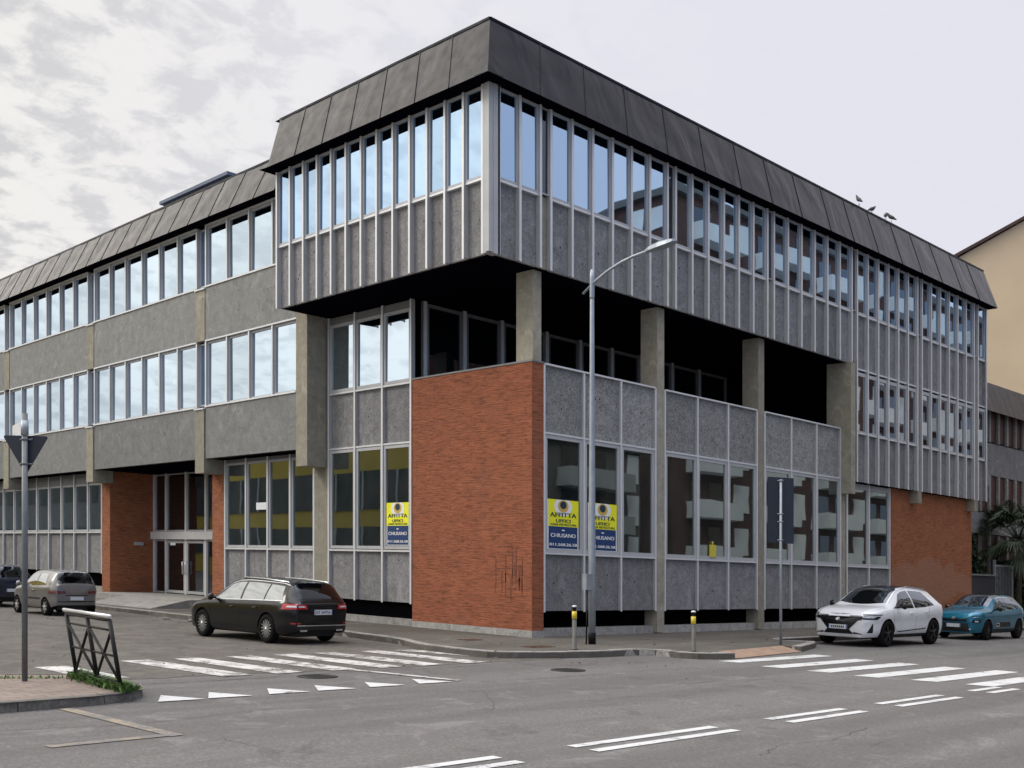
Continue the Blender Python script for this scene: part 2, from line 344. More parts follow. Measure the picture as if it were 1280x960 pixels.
M['tower_brick'] = brick('brown brick block', (.085, .040, .032), (.065, .033, .028), (.06, .045, .04), .26, .07, .2)
M['tower_grey'] = simple('taupe render', (.085, .075, .07), .9, 0, .2, .3)
M['tower_pale'] = simple('weathered balcony band', (.30, .315, .32), .8, 0, .15, .6)
M['tower_white'] = simple('white balcony band', (.62, .64, .66), .8, 0, .08, .5)
M['yellow_wall'] = simple('yellow render', (.62, .44, .07), .9, 0, .08, .6)
M['band_dark'] = simple('dark strip glazing', (.020, .024, .024), .5, 0, .4, .5)
M['yellow_can'] = simple('yellow plastic', (.60, .52, .06), .5, 0, .1, 6)
M['blue_bin'] = simple('dark blue plastic', (.01, .012, .10), .4, 0, .1, 6)

# ------------------------------------------------------------------ object helpers
WL = {}                                       # world location of every object's origin
def tag(o, label=None, cat=None, group=None, kind=None):
    if label: o['label'] = label
    if cat: o['category'] = cat
    if group: o['group'] = group
    if kind: o['kind'] = kind
    return o
def thing(name, loc, label, cat, group=None, matrix=None):
    o = bpy.data.objects.new(name, None); COL.objects.link(o); o.empty_display_size = .2
    o.location = loc; WL[o.name] = Vector(loc)
    if matrix is not None: o.matrix_world = Matrix.Translation(Vector(loc)) @ matrix
    return tag(o, label, cat, group)
class MB:
    def __init__(s): s.v = []; s.f = []; s.mi = []; s.cur = 0; s.sm = []; s.smooth = False
    def add(s, vs, fs):
        n = len(s.v); s.v += [tuple(p) for p in vs]
        for f in fs: s.f.append([n+i for i in f]); s.mi.append(s.cur); s.sm.append(s.smooth)
    def box(s, x0, x1, y0, y1, z0, z1):
        P = [(x, y, z) for z in (z0, z1) for y in (y0, y1) for x in (x0, x1)]
        s.add(P, [(0, 2, 3, 1), (4, 5, 7, 6), (0, 1, 5, 4), (2, 6, 7, 3), (0, 4, 6, 2), (1, 3, 7, 5)])
    def prism(s, poly, z0, z1):
        n = len(poly); s.add([(x, y, z0) for x, y in poly]+[(x, y, z1) for x, y in poly],
            [tuple(reversed(range(n))), tuple(range(n, 2*n))]+[(i, (i+1) % n, n+(i+1) % n, n+i) for i in range(n)])
    def tube(s, pts, r, n=10, cap=True):
        pts = [Vector(p) for p in pts]; rs = r if isinstance(r, (list, tuple)) else [r]*len(pts)
        ring = []; up = None
        for i, p in enumerate(pts):
            d = (pts[min(i+1, len(pts)-1)]-pts[max(i-1, 0)]).normalized()
            a = d.orthogonal().normalized() if up is None else (up-d*up.dot(d)).normalized()
            up = a; b = d.cross(a)
            ring.append([p+(a*math.cos(t)+b*math.sin(t))*rs[i] for t in [2*math.pi*k/n for k in range(n)]])
        V = [q for rg in ring for q in rg]; F = []
        for i in range(len(pts)-1):
            for k in range(n): F.append((i*n+k, i*n+(k+1) % n, (i+1)*n+(k+1) % n, (i+1)*n+k))
        if cap: F.append(tuple(reversed(range(n)))); F.append(tuple((len(pts)-1)*n+k for k in range(n)))
        sv = s.smooth; s.smooth = True; s.add(V, F); s.smooth = sv
    def lathe(s, prof, c=(0, 0, 0), n=16, axis='Z', cap=True):
        V = []; F = []
        for (r, z) in prof:
            for k in range(n):
                t = 2*math.pi*k/n; x, y = r*math.cos(t), r*math.sin(t)
                V.append((c[0]+x, c[1]+y, c[2]+z) if axis == 'Z' else (c[0]+x, c[1]+z, c[2]+y))
        m = len(prof)
        for i in range(m-1):
            for k in range(n): F.append((i*n+k, i*n+(k+1) % n, (i+1)*n+(k+1) % n, (i+1)*n+k))
        if cap: F.append(tuple(reversed(range(n)))); F.append(tuple((m-1)*n+k for k in range(n)))
        sv = s.smooth; s.smooth = True; s.add(V, F); s.smooth = sv
    def grid(s, fn, nu, nv):
        V = [fn(i/nu, j/nv) for j in range(nv+1) for i in range(nu+1)]; w = nu+1
        F = [(j*w+i, j*w+i+1, (j+1)*w+i+1, (j+1)*w+i) for j in range(nv) for i in range(nu)]
        sv = s.smooth; s.smooth = True; s.add(V, F); s.smooth = sv
    def build(s, name, mats, parent=None, shear=False, fixn=True, label=None, smooth_angle=None):
        if not isinstance(mats, (list, tuple)): mats = [mats]
        me = bpy.data.meshes.new(name)
        V = [Vector((x, y, z+g(x, y)) if shear else (x, y, z)) for x, y, z in s.v]
        lo = Vector([min(p[i] for p in V) for i in range(3)]); hi = Vector([max(p[i] for p in V) for i in range(3)])
        c = (lo+hi)/2; c.z = lo.z
        me.from_pydata([p-c for p in V], [], s.f)
        for m in mats: me.materials.append(m)
        for p, i, q in zip(me.polygons, s.mi, s.sm): p.material_index = i; p.use_smooth = q
        if fixn:
            bm = bmesh.new(); bm.from_mesh(me); bmesh.ops.recalc_face_normals(bm, faces=bm.faces[:]); bm.to_mesh(me); bm.free()
        uv = me.uv_layers.new(name='UVMap').data
        for p in me.polygons:
            n = p.normal; ax, ay, az = abs(n.x), abs(n.y), abs(n.z)
            for li in p.loop_indices:
                x, y, z = s.v[me.loops[li].vertex_index]
                uv[li].uv = (x, y) if az > .8 else ((y, z) if ax > ay else (x, z))
        o = bpy.data.objects.new(name, me); COL.objects.link(o)
        if smooth_angle:
            for e in me.edges: pass
        if parent is not None:
            o.parent = parent
            o.location = c if not shear else c-WL[parent.name]
            WL[o.name] = c if not shear else c
        else:
            o.location = c; WL[o.name] = c
        if label: o['label'] = label
        return o
# MB in building coordinates: parts are sheared with the grade, parent offset removed
class Face:
    def __init__(s, kind, base): s.k = kind; s.b = base
    def p(s, a, d, z): return (a, s.b-d, z) if s.k == 'R' else (s.b-d, a, z)
    def box(s, mb, a0, a1, d0, d1, z0, z1):
        if s.k == 'R': mb.box(a0, a1, s.b-d1, s.b-d0, z0, z1)
        else: mb.box(s.b-d1, s.b-d0, a0, a1, z0, z1)

# ------------------------------------------------------------------ ground, roads, pavements
def structure(o): return tag(o, kind='structure')
mb = MB(); mb.add([(-150, -150, 0), (260, -150, 0), (260, 260, 0), (-150, 260, 0)], [(0, 1, 2, 3)])
structure(mb.build('road', M['asphalt'], shear=True))
def ragged(p0, p1, amp, n):
    return [(p0[0]+(p1[0]-p0[0])*i/n+random.uniform(-amp, amp), p0[1]+(p1[1]-p0[1])*i/n+random.uniform(-amp, amp)) for i in range(n+1)]
mb = MB(); edge = ragged((6.0, 16.9), (16.6, 16.3), .12, 26)
mb.add([(x, y, .004) for x, y in edge+[(16.6, 90), (2, 90), (2, 16.9)]], [tuple(range(len(edge)+3))])
structure(mb.build('side_road', M['asphalt_old'], shear=True))

PAVE = [(16.3, 95), (16.25, 40), (16.15, 30), (16.2, 24), (15.85, 21.2), (15.2, 19.6), (15.12, 18.2), (15.2, 17.3), (15.5, 16.95), (16.0, 16.7), (16.6, 16.5), (17.3, 16.3), (17.9, 16.22), (18.5, 16.25), (18.95, 16.2), (19.1, 15.8), (19.05, 15.25), (19.2, 14.85), (19.6, 14.6), (20.1, 14.5)]
PAVE2 = [(23.6, 15.0), (25.2, 15.6), (25.85, 15.95), (25.95, 16.25), (25.6, 16.5), (25.3, 16.75), (26, 17.15), (60, 17.3), (120, 17.5)]
top = PAVE+[(20.2, 15.05), (23.5, 15.5)]+PAVE2+[(120, 95)]
mb = MB(); mb.prism(top, -.06, .126)
structure(mb.build('pavement', M['pavement'], shear=True))
def band(path, w, z0, z1, gap=.028, step=.95):
    """row of kerb stones along a path, w wide to the left of it"""
    mb = MB(); pts = [Vector(p) for p in path]
    L = [0]
    for a, b in zip(pts, pts[1:]): L.append(L[-1]+(b-a).length)
    def at(t):
        for i in range(len(pts)-1):
            if t <= L[i+1] or i == len(pts)-2:
                k = (t-L[i])/(L[i+1]-L[i]); return pts[i].lerp(pts[i+1], k), (pts[i+1]-pts[i]).normalized()
    t = 0
    while t < L[-1]-.05:
        e = min(t+step*random.uniform(.85, 1.1), L[-1]); mid = (t+e)/2
        (a, da), (m_, dm), (b, db) = at(t+gap), at(mid), at(e-gap)
        h = random.uniform(-.006, .006)
        vs = []
        for z in (z0, z1+h):
            for p, d in ((a, da), (m_, dm), (b, db)):
                nrm = Vector((-d.y, d.x)); off = .012 if z > z0 else 0
                vs += [(*(p+nrm*off), z), (*(p+nrm*w), z)]
        mb.add(vs, [(0, 2, 8, 6), (2, 4, 10, 8), (1, 7, 9, 3), (3, 9, 11, 5), (6, 8, 9, 7), (8, 10, 11, 9), (0, 6, 7, 1), (4, 5, 11, 10)])
        t = e
    return mb
kmb = band([p for p in PAVE], .24, -.02, .14)
structure(kmb.build('kerb', M['kerb'], shear=True))
kmb = band(PAVE2, .24, -.02, .14)
structure(kmb.build('kerb', M['kerb'], shear=True))
mb = MB(); mb.add([(20.1, 14.48, .014), (23.6, 14.98, .014), (23.51, 15.51, .128), (20.19, 15.06, .128)], [(0, 1, 2, 3)])
structure(mb.build('kerb_ramp', M['kerb_orange'], shear=True))
# near corner island of block paving
ISL = [(-20, 14.02), (4.7, 13.98), (5.8, 14.08), (6.35, 14.25), (6.65, 14.55), (6.86, 15.1), (6.96, 15.9), (6.92, 16.5), (6.7, 16.95), (5.8, 17.35), (-20, 17.4)]
mb = MB(); mb.add([(x, y, .122) for x, y in ISL], [tuple(range(len(ISL)))])
structure(mb.build('pavement', M['slabs'], shear=True))
structure(band(ISL[:-1], .16, -.02, .13, .006, 1.1).build('kerb', M['kerb_dark'], shear=True))
# road paint
def paint_quads(name, quads, mat, z=.008):
    mb = MB()
    for q in quads: mb.add([(x, y, z) for x, y in q], [tuple(range(len(q)))])
    return structure(mb.build(name, mat, shear=True))
paint_quads('zebra_crossing', [[(a, v+.24), (a+3.9, v+.24), (a+3.9, v-.25), (a+.1, v-.25)] for a, v in ((19.2, 14.05), (18.95, 12.8), (18.95, 11.7), (18.9, 10.6), (19.15, 9.55), (19.3, 8.55))], M['paint'])
paint_quads('zebra_crossing', [[(u+.0, 19.8), (u+.52, 19.8), (u+.75, 16.5), (u+.2, 16.45)] for u in (8.62, 9.6, 10.68, 11.7, 12.65, 13.75)]+[[(14.6, 19.7), (15.1, 19.65), (15.85, 17.2), (15.3, 17.1)], [(6.95, 19.3), (7.5, 19.3), (7.55, 17.0), (7.0, 17.1)]], M['paint_worn'], .012)
dq = []
for a, b in ((8.4, 10.93), (12.1, 14.02), (15.03, 17.1), (18.26, 19.4), (21.3, 23.3), (24.5, 26.5), (6.2, 7.35), (2.2, 4.5)):
    for c in (8.2, 7.87): dq.append([(a, c+.075), (b, c+.075), (b, c-.075), (a, c-.075)])
paint_quads('lane_dashes', dq, M['paint'])
paint_quads('give_way_triangles', [[(u-.32, 13.98), (u+.32, 13.94), (u+.02, 14.62)] for u in (6.9, 7.6, 8.52, 9.32, 10.24, 11.18)], M['paint'], .012)
paint_quads('edge_line', [[(11.2, 16.45), (11.36, 16.45), (11.8, 14.05), (11.66, 14.02)]], M['paint_worn'], .012)
paint_quads('parking_line', [[(5.32, 14.0), (5.48, 14.0), (5.58, 11.25), (5.42, 11.22)], [(5.42, 11.42), (5.42, 11.26), (4.2, 11.22), (4.2, 11.38)]], M['paint_yellow'])

# ------------------------------------------------------------------ the office building
ROOT = (19.38, 20.32, g(19.38, 20.32))
B = thing('office_building', ROOT, 'long grey concrete office block with ribbon windows, dark metal roof edge and red brick corner', 'building')
def part(mb, name, mats, label=None, parent=None):
    return mb.build(name, mats, parent or B, shear=True, label=label)
UB, VB, UL, UT, VT = 19.38, 20.32, 18.67, 17.60, 19.94
UEND = 46.0; VEND = 29.65; VFAR = 68.0
TOPZ0, SILL3, HEAD3 = 9.54, 11.33, 13.71
fRT, fLT, fR0, fLB, fLL = Face('R', VT), Face('L', UT), Face('R', VB), Face('L', UB), Face('L', UL)
# cores
mb = MB()
mb.box(UT+.22, UEND-.1, VT+.22, VEND-.04, TOPZ0+.06, 14.5); mb.box(20.5, UEND-.1, VEND-.04, 34, TOPZ0+.06, 14.5)
mb.box(20.9, 34.7, 25.46, 34, 5.9, TOPZ0+.05)
mb.box(19.62, 34.7, 20.62, 29.5, .84, 6.0)
mb.box(19.62, 20.9, 25.46, 29.5, 6.0, TOPZ0+.05)
mb.box(34.95, UEND-.1, VT+.22, 34, 5.42, TOPZ0+.05)
mb.box(35.0, 45.0, 20.6, 34, .84, 5.40)
mb.box(UL+.25, 34, VEND+.02, VFAR, 5.46, 14.3)
mb.box(21.4, 34, VEND+.02, VFAR, 0, 5.44)
mb.box(19.64, 21.38, VEND+.02, 36.5, .3, 5.44); mb.box(19.64, 21.38, 46.2, VFAR, .3, 5.44)
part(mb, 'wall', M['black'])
# soffits
mb = MB(); mb.box(UT+.22, 34.95, VT+.22, VEND-.02, TOPZ0+.0, TOPZ0+.05)
mb.box(34.95, UEND-.02, VT+.22, 21, 5.36, 5.41)
mb.box(UL+.05, 21.4, VEND+.7, VFAR, 5.40, 5.45)
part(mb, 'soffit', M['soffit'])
# roof slabs
mb = MB(); mb.box(UT+.5, UEND-.4, VT+.5, VEND-.3, 14.9, 15.1); mb.box(UL+.6, 34, 34, VFAR, 14.6, 14.8)
part(mb, 'roof', M['roof'])

def window(face, a0, a1, z0, z1, d0=-.12, d1=-.05, fw=.055, gmat='glass', name='window', fm='alu', tilt=.004):
    mb = MB()
    face.box(mb, a0, a0+fw, d0, d1, z0, z1); face.box(mb, a1-fw, a1, d0, d1, z0, z1)
    face.box(mb, a0+fw, a1-fw, d0, d1, z0, z0+fw); face.box(mb, a0+fw, a1-fw, d0, d1, z1-fw, z1)
    w = part(mb, name, M[fm])
    mb = MB(); t = [random.uniform(-tilt, tilt) for _ in range(3)]
    dm = (d0+d1)/2-.012; A0, A1, Z0, Z1 = a0+fw-.01, a1-fw+.01, z0+fw-.01, z1-fw+.01
    P = []
    for dd in (-.006, .006):
        for a, z, s1, s2 in ((A0, Z0, -1, -1), (A1, Z0, 1, -1), (A1, Z1, 1, 1), (A0, Z1, -1, 1)):
            P.append(face.p(a, dm+dd+t[0]*s1+t[1]*s2, z))
    mb.add(P, [(0, 1, 2, 3), (7, 6, 5, 4), (0, 4, 5, 1), (1, 5, 6, 2), (2, 6, 7, 3), (3, 7, 4, 0)])
    part(mb, 'pane', M[gmat], parent=w)
    return w
def panel(face, a0, a1, z0, z1, d=-.15, mat='panel', name='concrete_panel', th=.07, holes=2):
    mb = MB(); face.box(mb, a0, a1, d-th, d, z0, z1)
    mb.cur = 1
    for k in range(holes):
        a = a0+(a1-a0)*random.uniform(.25, .75); z = z0+(z1-z0)*random.uniform(.25, .85); r = random.uniform(.014, .026)
        mb.add([face.p(a+r*math.cos(t*math.pi/4), d+.003, z+r*1.3*math.sin(t*math.pi/4)) for t in range(8)], [tuple(range(8))])
    return part(mb, name, [M[mat], M['tie']])
def mullion(face, a, z0, z1, w=.07, dep=.16, d1=0., mat='alu', name='mullion'):
    mb = MB(); face.box(mb, a-w/2, a+w/2, d1-dep, d1-.012, z0, z1)
    mb.cur = 1; face.box(mb, a-w/2-.002, a+w/2+.002, d1-.012, d1, z0-.03, z1)
    return part(mb, name, [M[mat], M['alu_bright']])
def bar(face, a0, a1, z, h=.055, d0=-.15, d1=-.05, name='sill', mat='alu_bright'):
    mb = MB(); face.box(mb, a0, a1, d0, d1, z-h/2, z+h/2); return part(mb, name, M[mat])

# --- upper block, right side
SL = [19.52, 24.58, 29.61, 34.88, 39.85, 44.95]; SW = .185
edges = [(17.92, SL[0]-SW, 2)]+[(SL[i]+SW, SL[i+1]-SW, 6) for i in range(5)]+[(SL[5]+SW, UEND-.03, 1)]
for bi, (e0, e1, n) in enumerate(edges):
    ms = [e0+(e1-e0)*k/n for k in range(n+1)]
    low = TOPZ0 if bi < 4 else 5.35
    for k, a in enumerate(ms):
        mullion(fRT, a, low, HEAD3, mat='alu' )
    for k in range(n):
        a0, a1 = ms[k]+.035, ms[k+1]-.035
        window(fRT, a0, a1, SILL3+.05, HEAD3-.09, gmat='glass_up'); bar(fRT, a0, a1, HEAD3-.04, .09, -.12, -.05, 'lintel', 'black')  # black strip above the pane paints in the shadow under the roof edge
        panel(fRT, a0-.002, a1+.002, TOPZ0 if bi < 4 else 9.42, SILL3, mat='panel')
        if bi >= 4:
            window(fRT, a0, a1, 7.12, 9.20, gmat='glass', name='middle_window')
            panel(fRT, a0-.002, a1+.002, 5.36, 7.06, mat='panel')
            bar(fRT, a0, a1, 7.09); bar(fRT, a0, a1, 9.38); bar(fRT, a0, a1, 9.24, .07, -.15, -.06, 'lintel', 'alu')
        bar(fRT, a0, a1, SILL3+.02)
for bi, s in enumerate(SL):
    low = TOPZ0 if bi < 3 else (TOPZ0 if bi == 3 else 5.35)
    panel(fRT, s-SW+.033, s+SW-.033, low, SILL3+.05, d=-.13, mat='beige', name='slot_panel', holes=0)
    window(fRT, s-SW+.035, s+SW-.035, SILL3+.08, HEAD3-.1, gmat='glass_dark', name='slot_window', fw=.03)
# corner post
mb = MB()
mb.box(UT, UT+.30, VT+.13, VT+.24, TOPZ0-.03, HEAD3); mb.box(UT+.14, UT+.34, VT, VT+.13, TOPZ0-.03, HEAD3); mb.box(UT, UT+.14, VT+.02, VT+.13, TOPZ0, HEAD3)
part(mb, 'corner_post', M['alu'])
# right end wall of the block
mb = MB(); mb.box(UEND-.1, UEND, VT+.05, 34, 5.36, 14.0); part(mb, 'end_wall', M['panel'])
# --- upper block, left side
n = 13; ms = [20.21+(VEND-.04-20.21)*k/n for k in range(n+1)]
for a in ms: mullion(fLT, a, TOPZ0, HEAD3)
for k in range(n):
    a0, a1 = ms[k]+.035, ms[k+1]-.035
    window(fLT, a0, a1, SILL3+.06, HEAD3-.09, gmat='glass_up'); bar(fLT, a0, a1, HEAD3-.04, .09, -.12, -.05, 'lintel', 'black'); panel(fLT, a0-.002, a1+.002, TOPZ0, SILL3)  # same black strip: painted roof-edge shadow above the windows
    bar(fLT, a0, a1, SILL3+.03)
mb = MB(); mb.box(UT+.02, UL+.3, VEND-.03, VEND+.02, TOPZ0, 14.0); part(mb, 'end_wall', M['panel'])

# --- roof edge of folded dark metal, with dents
def fascia(pts_bot, pts_top, zb, zt, step, name='roof_fascia'):
    """strip between a bottom line and a top line, seams every step"""
    b0, b1 = Vector(pts_bot[0]), Vector(pts_bot[1]); t0, t1 = Vector(pts_top[0]), Vector(pts_top[1])
    L = (b1-b0).length; n = max(1, round(L/step)); mb = MB()
    nrm = Vector((b1-b0).normalized().to_3d().cross(Vector((0, 0, 1)))).to_2d()
    if nrm.dot(b0-t0) < 0: nrm = -nrm
    js = [0]+[ (k+random.uniform(-.06, .06))/n for k in range(1, n)]+[1]
    for k in range(n):
        s0, s1 = js[k], js[k+1]; am = random.uniform(.006, .024)*(.55 if abs(nrm.y) > .9 else 1.25); ph = random.uniform(0, 6); lean = random.uniform(-.5, .5)
        def fn(a, c, s0=s0, s1=s1, am=am, ph=ph, lean=lean):
            s = s0+(s1-s0)*a; p = b0.lerp(b1, s).lerp(t0.lerp(t1, s), c)
            env = math.sin(math.pi*min(1, max(0, a)))*math.sin(math.pi*min(1, c*.9+.02))
            w = env*am*(.35+math.sin(ph+5*a+3.2*c+lean*6*c*a)+.5*math.sin(ph*2+9*c-4*a))
            q = p+nrm*(w+.0)
            return (q.x, q.y, zb+(zt-zb)*c)
        mb.grid(fn, 12, 10)
        if k: # standing seam
            p0, p1 = b0.lerp(b1, s0), t0.lerp(t1, s0); d = (b1-b0).normalized()*.012
            mb.add([(*(p0-d+nrm*.02), zb), (*(p0+d+nrm*.02), zb), (*(p1+d+nrm*.02), zt), (*(p1-d+nrm*.02), zt), (*(p0-d-nrm*.01), zb), (*(p0+d-nrm*.01), zb), (*(p1+d-nrm*.01), zt), (*(p1-d-nrm*.01), zt)],
                   [(0, 1, 2, 3), (0, 3, 7, 4), (1, 5, 6, 2)])
    # bottom return and top cap
    i0, i1 = b0-nrm*.5, b1-nrm*.5
    mb.cur = 1; mb.add([(*b0, zb), (*b1, zb), (*i1, zb+.03), (*i0, zb+.03)], [(0, 1, 2, 3)]); mb.cur = 0  # underside coloured black so the shade below the metal edge is painted in
    for q0, q1, dz in ((t0+nrm*.03, t1+nrm*.03, 0),):
        j0, j1 = t0-nrm*.3, t1-nrm*.3
        mb.add([(*q0, zt-.03), (*q1, zt-.03), (*q1, zt+.035), (*q0, zt+.035), (*j1, zt+.035), (*j0, zt+.035)], [(0, 1, 2, 3), (3, 2, 4, 5)])
    return part(mb, name, [M['fascia'], M['soffit']])
FB, FT = .42, -.17
fascia([(UT-FB, VT-FB), (UEND-.3+FB, VT-FB)], [(UT-FT, VT-FT), (UEND+.0, VT-FT)], 13.60, 15.26, 1.66)
fascia([(UT-FB, VT-FB), (UT-FB, VEND-.25)], [(UT-FT, VT-FT), (UT-FT, VEND+.02)], 13.60, 15.26, 1.45)
fascia([(UT-FB, VEND-.25), (UL+1.0, VEND-.25)], [(UT-FT, VEND+.02), (UL+1.2, VEND+.02)], 13.60, 15.26, 1.5)
fascia([(UEND-.3+FB, VT-FB), (UEND-.3+FB, 30)], [(UEND, VT-FT), (UEND, 30)], 13.60, 15.26, 1.6)
fascia([(UL-FB, VEND-.3), (UL-FB, VFAR)], [(UL+.23, VEND-.3), (UL+.23, VFAR)], 13.53, 14.95, 1.42)

# --- loggia: columns, parapet, set back glazing
for u0, u1, z0 in ((19.41, 19.71, 7.24), (24.36, 24.68, .15), (29.44, 29.77, .15)):
    mb = MB(); mb.box(u0, u1, VB+.0, VB+.62, z0, TOPZ0); part(mb, 'column', M['beige'])
mb = MB(); mb.box(34.60, 34.90, VT+.0, 20.92, 4.88, TOPZ0+.0); mb.box(34.60, 34.90, VB+.02, 20.9, .15, 4.88); part(mb, 'column', M['beige'])
mb = MB(); mb.box(34.84, 34.95, VT+.02, VT+.2, TOPZ0, TOPZ0+.2); part(mb, 'column_cap', M['beige'])
mb = MB(); mb.box(19.8, 34.6, 20.62, 25.4, 6.1, 6.3); part(mb, 'loggia_floor', M['base'])
fLg = Face('R', 25.30)
ws = [19.86, 21.35, 22.86, 24.80, 26.36, 27.92, 29.43, 31.2, 32.8, 34.6]
for a0, a1 in zip(ws, ws[1:]):
    window(fLg, a0+.06, a1-.06, 6.3, TOPZ0-.05, d0=-.1, d1=0, fw=.09, gmat='glass_dark', name='loggia_window', fm='alu_dark')
    mullion(fLg, a0, 6.3, TOPZ0, .12, .14, .02, mat='alu_dark')
# --- ground and parapet bays on the right
bays = [(19.80, 24.34, 3), (24.70, 29.42, 3), (29.79, 34.58, 3)]
ZS, ZH, ZP = 2.30, 5.42, 7.20
for e0, e1, n in bays:
    ms = [e0+.03+(e1-e0-.06)*k/n for k in range(n+1)]
    for a in ms: mullion(fR0, a, .80, ZP, .06, .12, .0, name='post')
    for k in range(n):
        a0, a1 = ms[k]+.03, ms[k+1]-.03
        panel(fR0, a0, a1, .80, ZS-.03, d=-.09, mat='panel', name='base_panel', holes=3)
        window(fR0, a0, a1, ZS+.03, ZH-.03, d0=-.1, d1=-.03, fw=.10, gmat='glass_low', name='ground_window')
        panel(fR0, a0, a1, ZH+.03, ZP-.03, d=-.08, mat='panel_light', name='parapet_panel', holes=3, th=.14)
        bar(fR0, a0, a1, ZS, .05, -.1, .0); bar(fR0, a0, a1, ZH, .05, -.1, -.01, 'transom'); bar(fR0, a0-.02, a1+.02, ZP, .045, -.16, .01, 'parapet_rail')
    mb = MB(); fR0.box(mb, e0, e1, -.45, -.12, .10, .34); part(mb, 'base_wall', M['base'])
    mb = MB(); fR0.box(mb, e0, e1, -.55, -.46, .3, .86); part(mb, 'vent_gap', M['black'])
# two windows and brick infill at the right end
ms = [35.0, 36.58, 38.16]
for a in ms: mullion(fR0, a, .80, 5.34, .07, .12, 0, name='post')
for a0, a1 in zip(ms, ms[1:]):
    window(fR0, a0+.035, a1-.035, 2.33, 5.2, d0=-.1, d1=-.03, fw=.08, gmat='glass_low', name='ground_window')
    panel(fR0, a0+.035, a1-.035, .8, 2.27, d=-.09, name='base_panel'); bar(fR0, a0+.035, a1-.035, 2.3, .05, -.1, 0)
    bar(fR0, a0+.035, a1-.035, 5.26, .12, -.1, -.02, 'lintel', 'alu')
mb = MB(); fR0.box(mb, 34.9, 38.2, -.45, -.12, .1, .34); part(mb, 'base_wall', M['base'])
mb = MB(); fR0.box(mb, 34.9, 38.2, -.55, -.46, .3, .86); part(mb, 'vent_gap', M['black'])
mb = MB(); mb.box(38.22, 45.26, VB-.02, 34, .1, 5.34); part(mb, 'brick_wall', worn_brick(), 'orange brick infill wall with pale worn patch')
for s in (SL[4], SL[5]):
    mb = MB(); mb.box(s-.16, s+.16, VT+.02, VB+.3, 4.86, 5.36); part(mb, 'bracket', M['beige'])
# red brick end wall
mb = MB(); mb.box(UB, 19.79, VB, 25.28, .30, 7.19); part(mb, 'brick_wall', M['brick'], 'tall red brick corner wall')
mb = MB(); mb.box(UB-.015, 19.80, VB-.015, 25.27, .05, .30); part(mb, 'plinth', M['base'])
mb = MB(); mb.box(UB-.02, 19.81, VB-.02, 25.28, 7.19, 7.235); part(mb, 'coping', M['alu_dark'])
mb = MB(); rg = random.Random(4)
for k in range(26):
    if rg.random() < .65:
        a = rg.uniform(20.55, 21.75); z0_ = rg.uniform(1.0, 1.7); z1_ = z0_+rg.uniform(.25, .8); mb.box(UB-.004, UB-.001, a, a+.03, z0_, z1_)
    else:
        z = rg.uniform(1.0, 2.5); a0_ = rg.uniform(20.55, 21.2); mb.box(UB-.0035, UB-.001, a0_, a0_+rg.uniform(.25, .6), z, z+.022)
part(mb, 'graffiti', M['graffiti'])
# --- three-window bay left of the brick (two floors)
ms = [25.33, 26.70, 28.10, 29.50]
for i, a in enumerate(ms): mullion(fLB, a, .80, TOPZ0-.02, .07, .14, .03, name='post')
for a0, a1 in zip(ms, ms[1:]):
    a0 += .035; a1 -= .035
    panel(fLB, a0, a1, .80, 2.26, d=-.08, mat='panel', name='base_panel'); bar(fLB, a0, a1, 2.29, .055, -.1, .02)
    window(fLB, a0, a1, 2.34, 5.38, d0=-.08, d1=-.01, fw=.09, gmat='glass_low', name='ground_window'); bar(fLB, a0, a1, 5.42, .05, -.1, .01, 'transom')
    panel(fLB, a0, a1, 5.46, 7.10, d=-.08, mat='panel'); bar(fLB, a0, a1, 7.13, .05, -.1, .02)
    window(fLB, a0, a1, 7.17, TOPZ0-.25, d0=-.08, d1=-.01, fw=.09, gmat='glass_ribbon', name='middle_window')
    bar(fLB, a0, a1, TOPZ0-.13, .2, -.1, -.03, 'lintel', 'alu_dark')
mb = MB(); fLB.box(mb, 25.28, 29.6, -.40, -.08, .05, .33); part(mb, 'base_wall', M['base'])
mb = MB(); fLB.box(mb, 25.28, 29.6, -.24, -.2, .3, .86); part(mb, 'vent_gap', M['black'])
# big corner fin of the long wing and slim post below it
mb = MB(); mb.box(UL, UB+.12, 29.62, 30.25, 4.87, TOPZ0); mb.box(UL+.0, UB, 29.66, 30.25, TOPZ0, 13.4); part(mb, 'column', M['beige'])
mb = MB(); mb.box(UB-.01, UB+.3, 29.56, 30.30, .1, 4.87); part(mb, 'column', M['beige'])

# --- long wing
PC = [36.43, 45.72, 55.13, 64.5]; PW = .33
wb = [(30.25, PC[0]-PW, 4)]+[(PC[i]+PW, PC[i+1]-PW, 6) for i in range(3)]
for bi, (e0, e1, n) in enumerate(wb):
    ms = [e0+(e1-e0)*k/n for k in range(n+1)]
    for (z0, z1) in ((11.37, 13.55), (7.19, 9.52)):
        for k, a in enumerate(ms):
            if k or bi: mullion(fLL, a, z0, z1, .07, .13, -.02, name='glazing_bar')
        for k in range(n):
            window(fLL, ms[k]+.035, ms[k+1]-.035, z0+.05, z1-.05, d0=-.15, d1=-.09, fw=.06, gmat='glass_ribbon', name='ribbon_window')
        bar(fLL, e0, e1, z0+.02, .05, -.2, .02)
        bar(fLL, e0, e1, z1-.01, .045, -.2, .0, 'lintel')
    for z0, z1 in ((9.53, 11.36), (5.40, 7.18)):
        panel(fLL, e0+.01, e1-.01, z0, z1, d=-.02, mat='slab', name='spandrel', th=.2, holes=n*2)
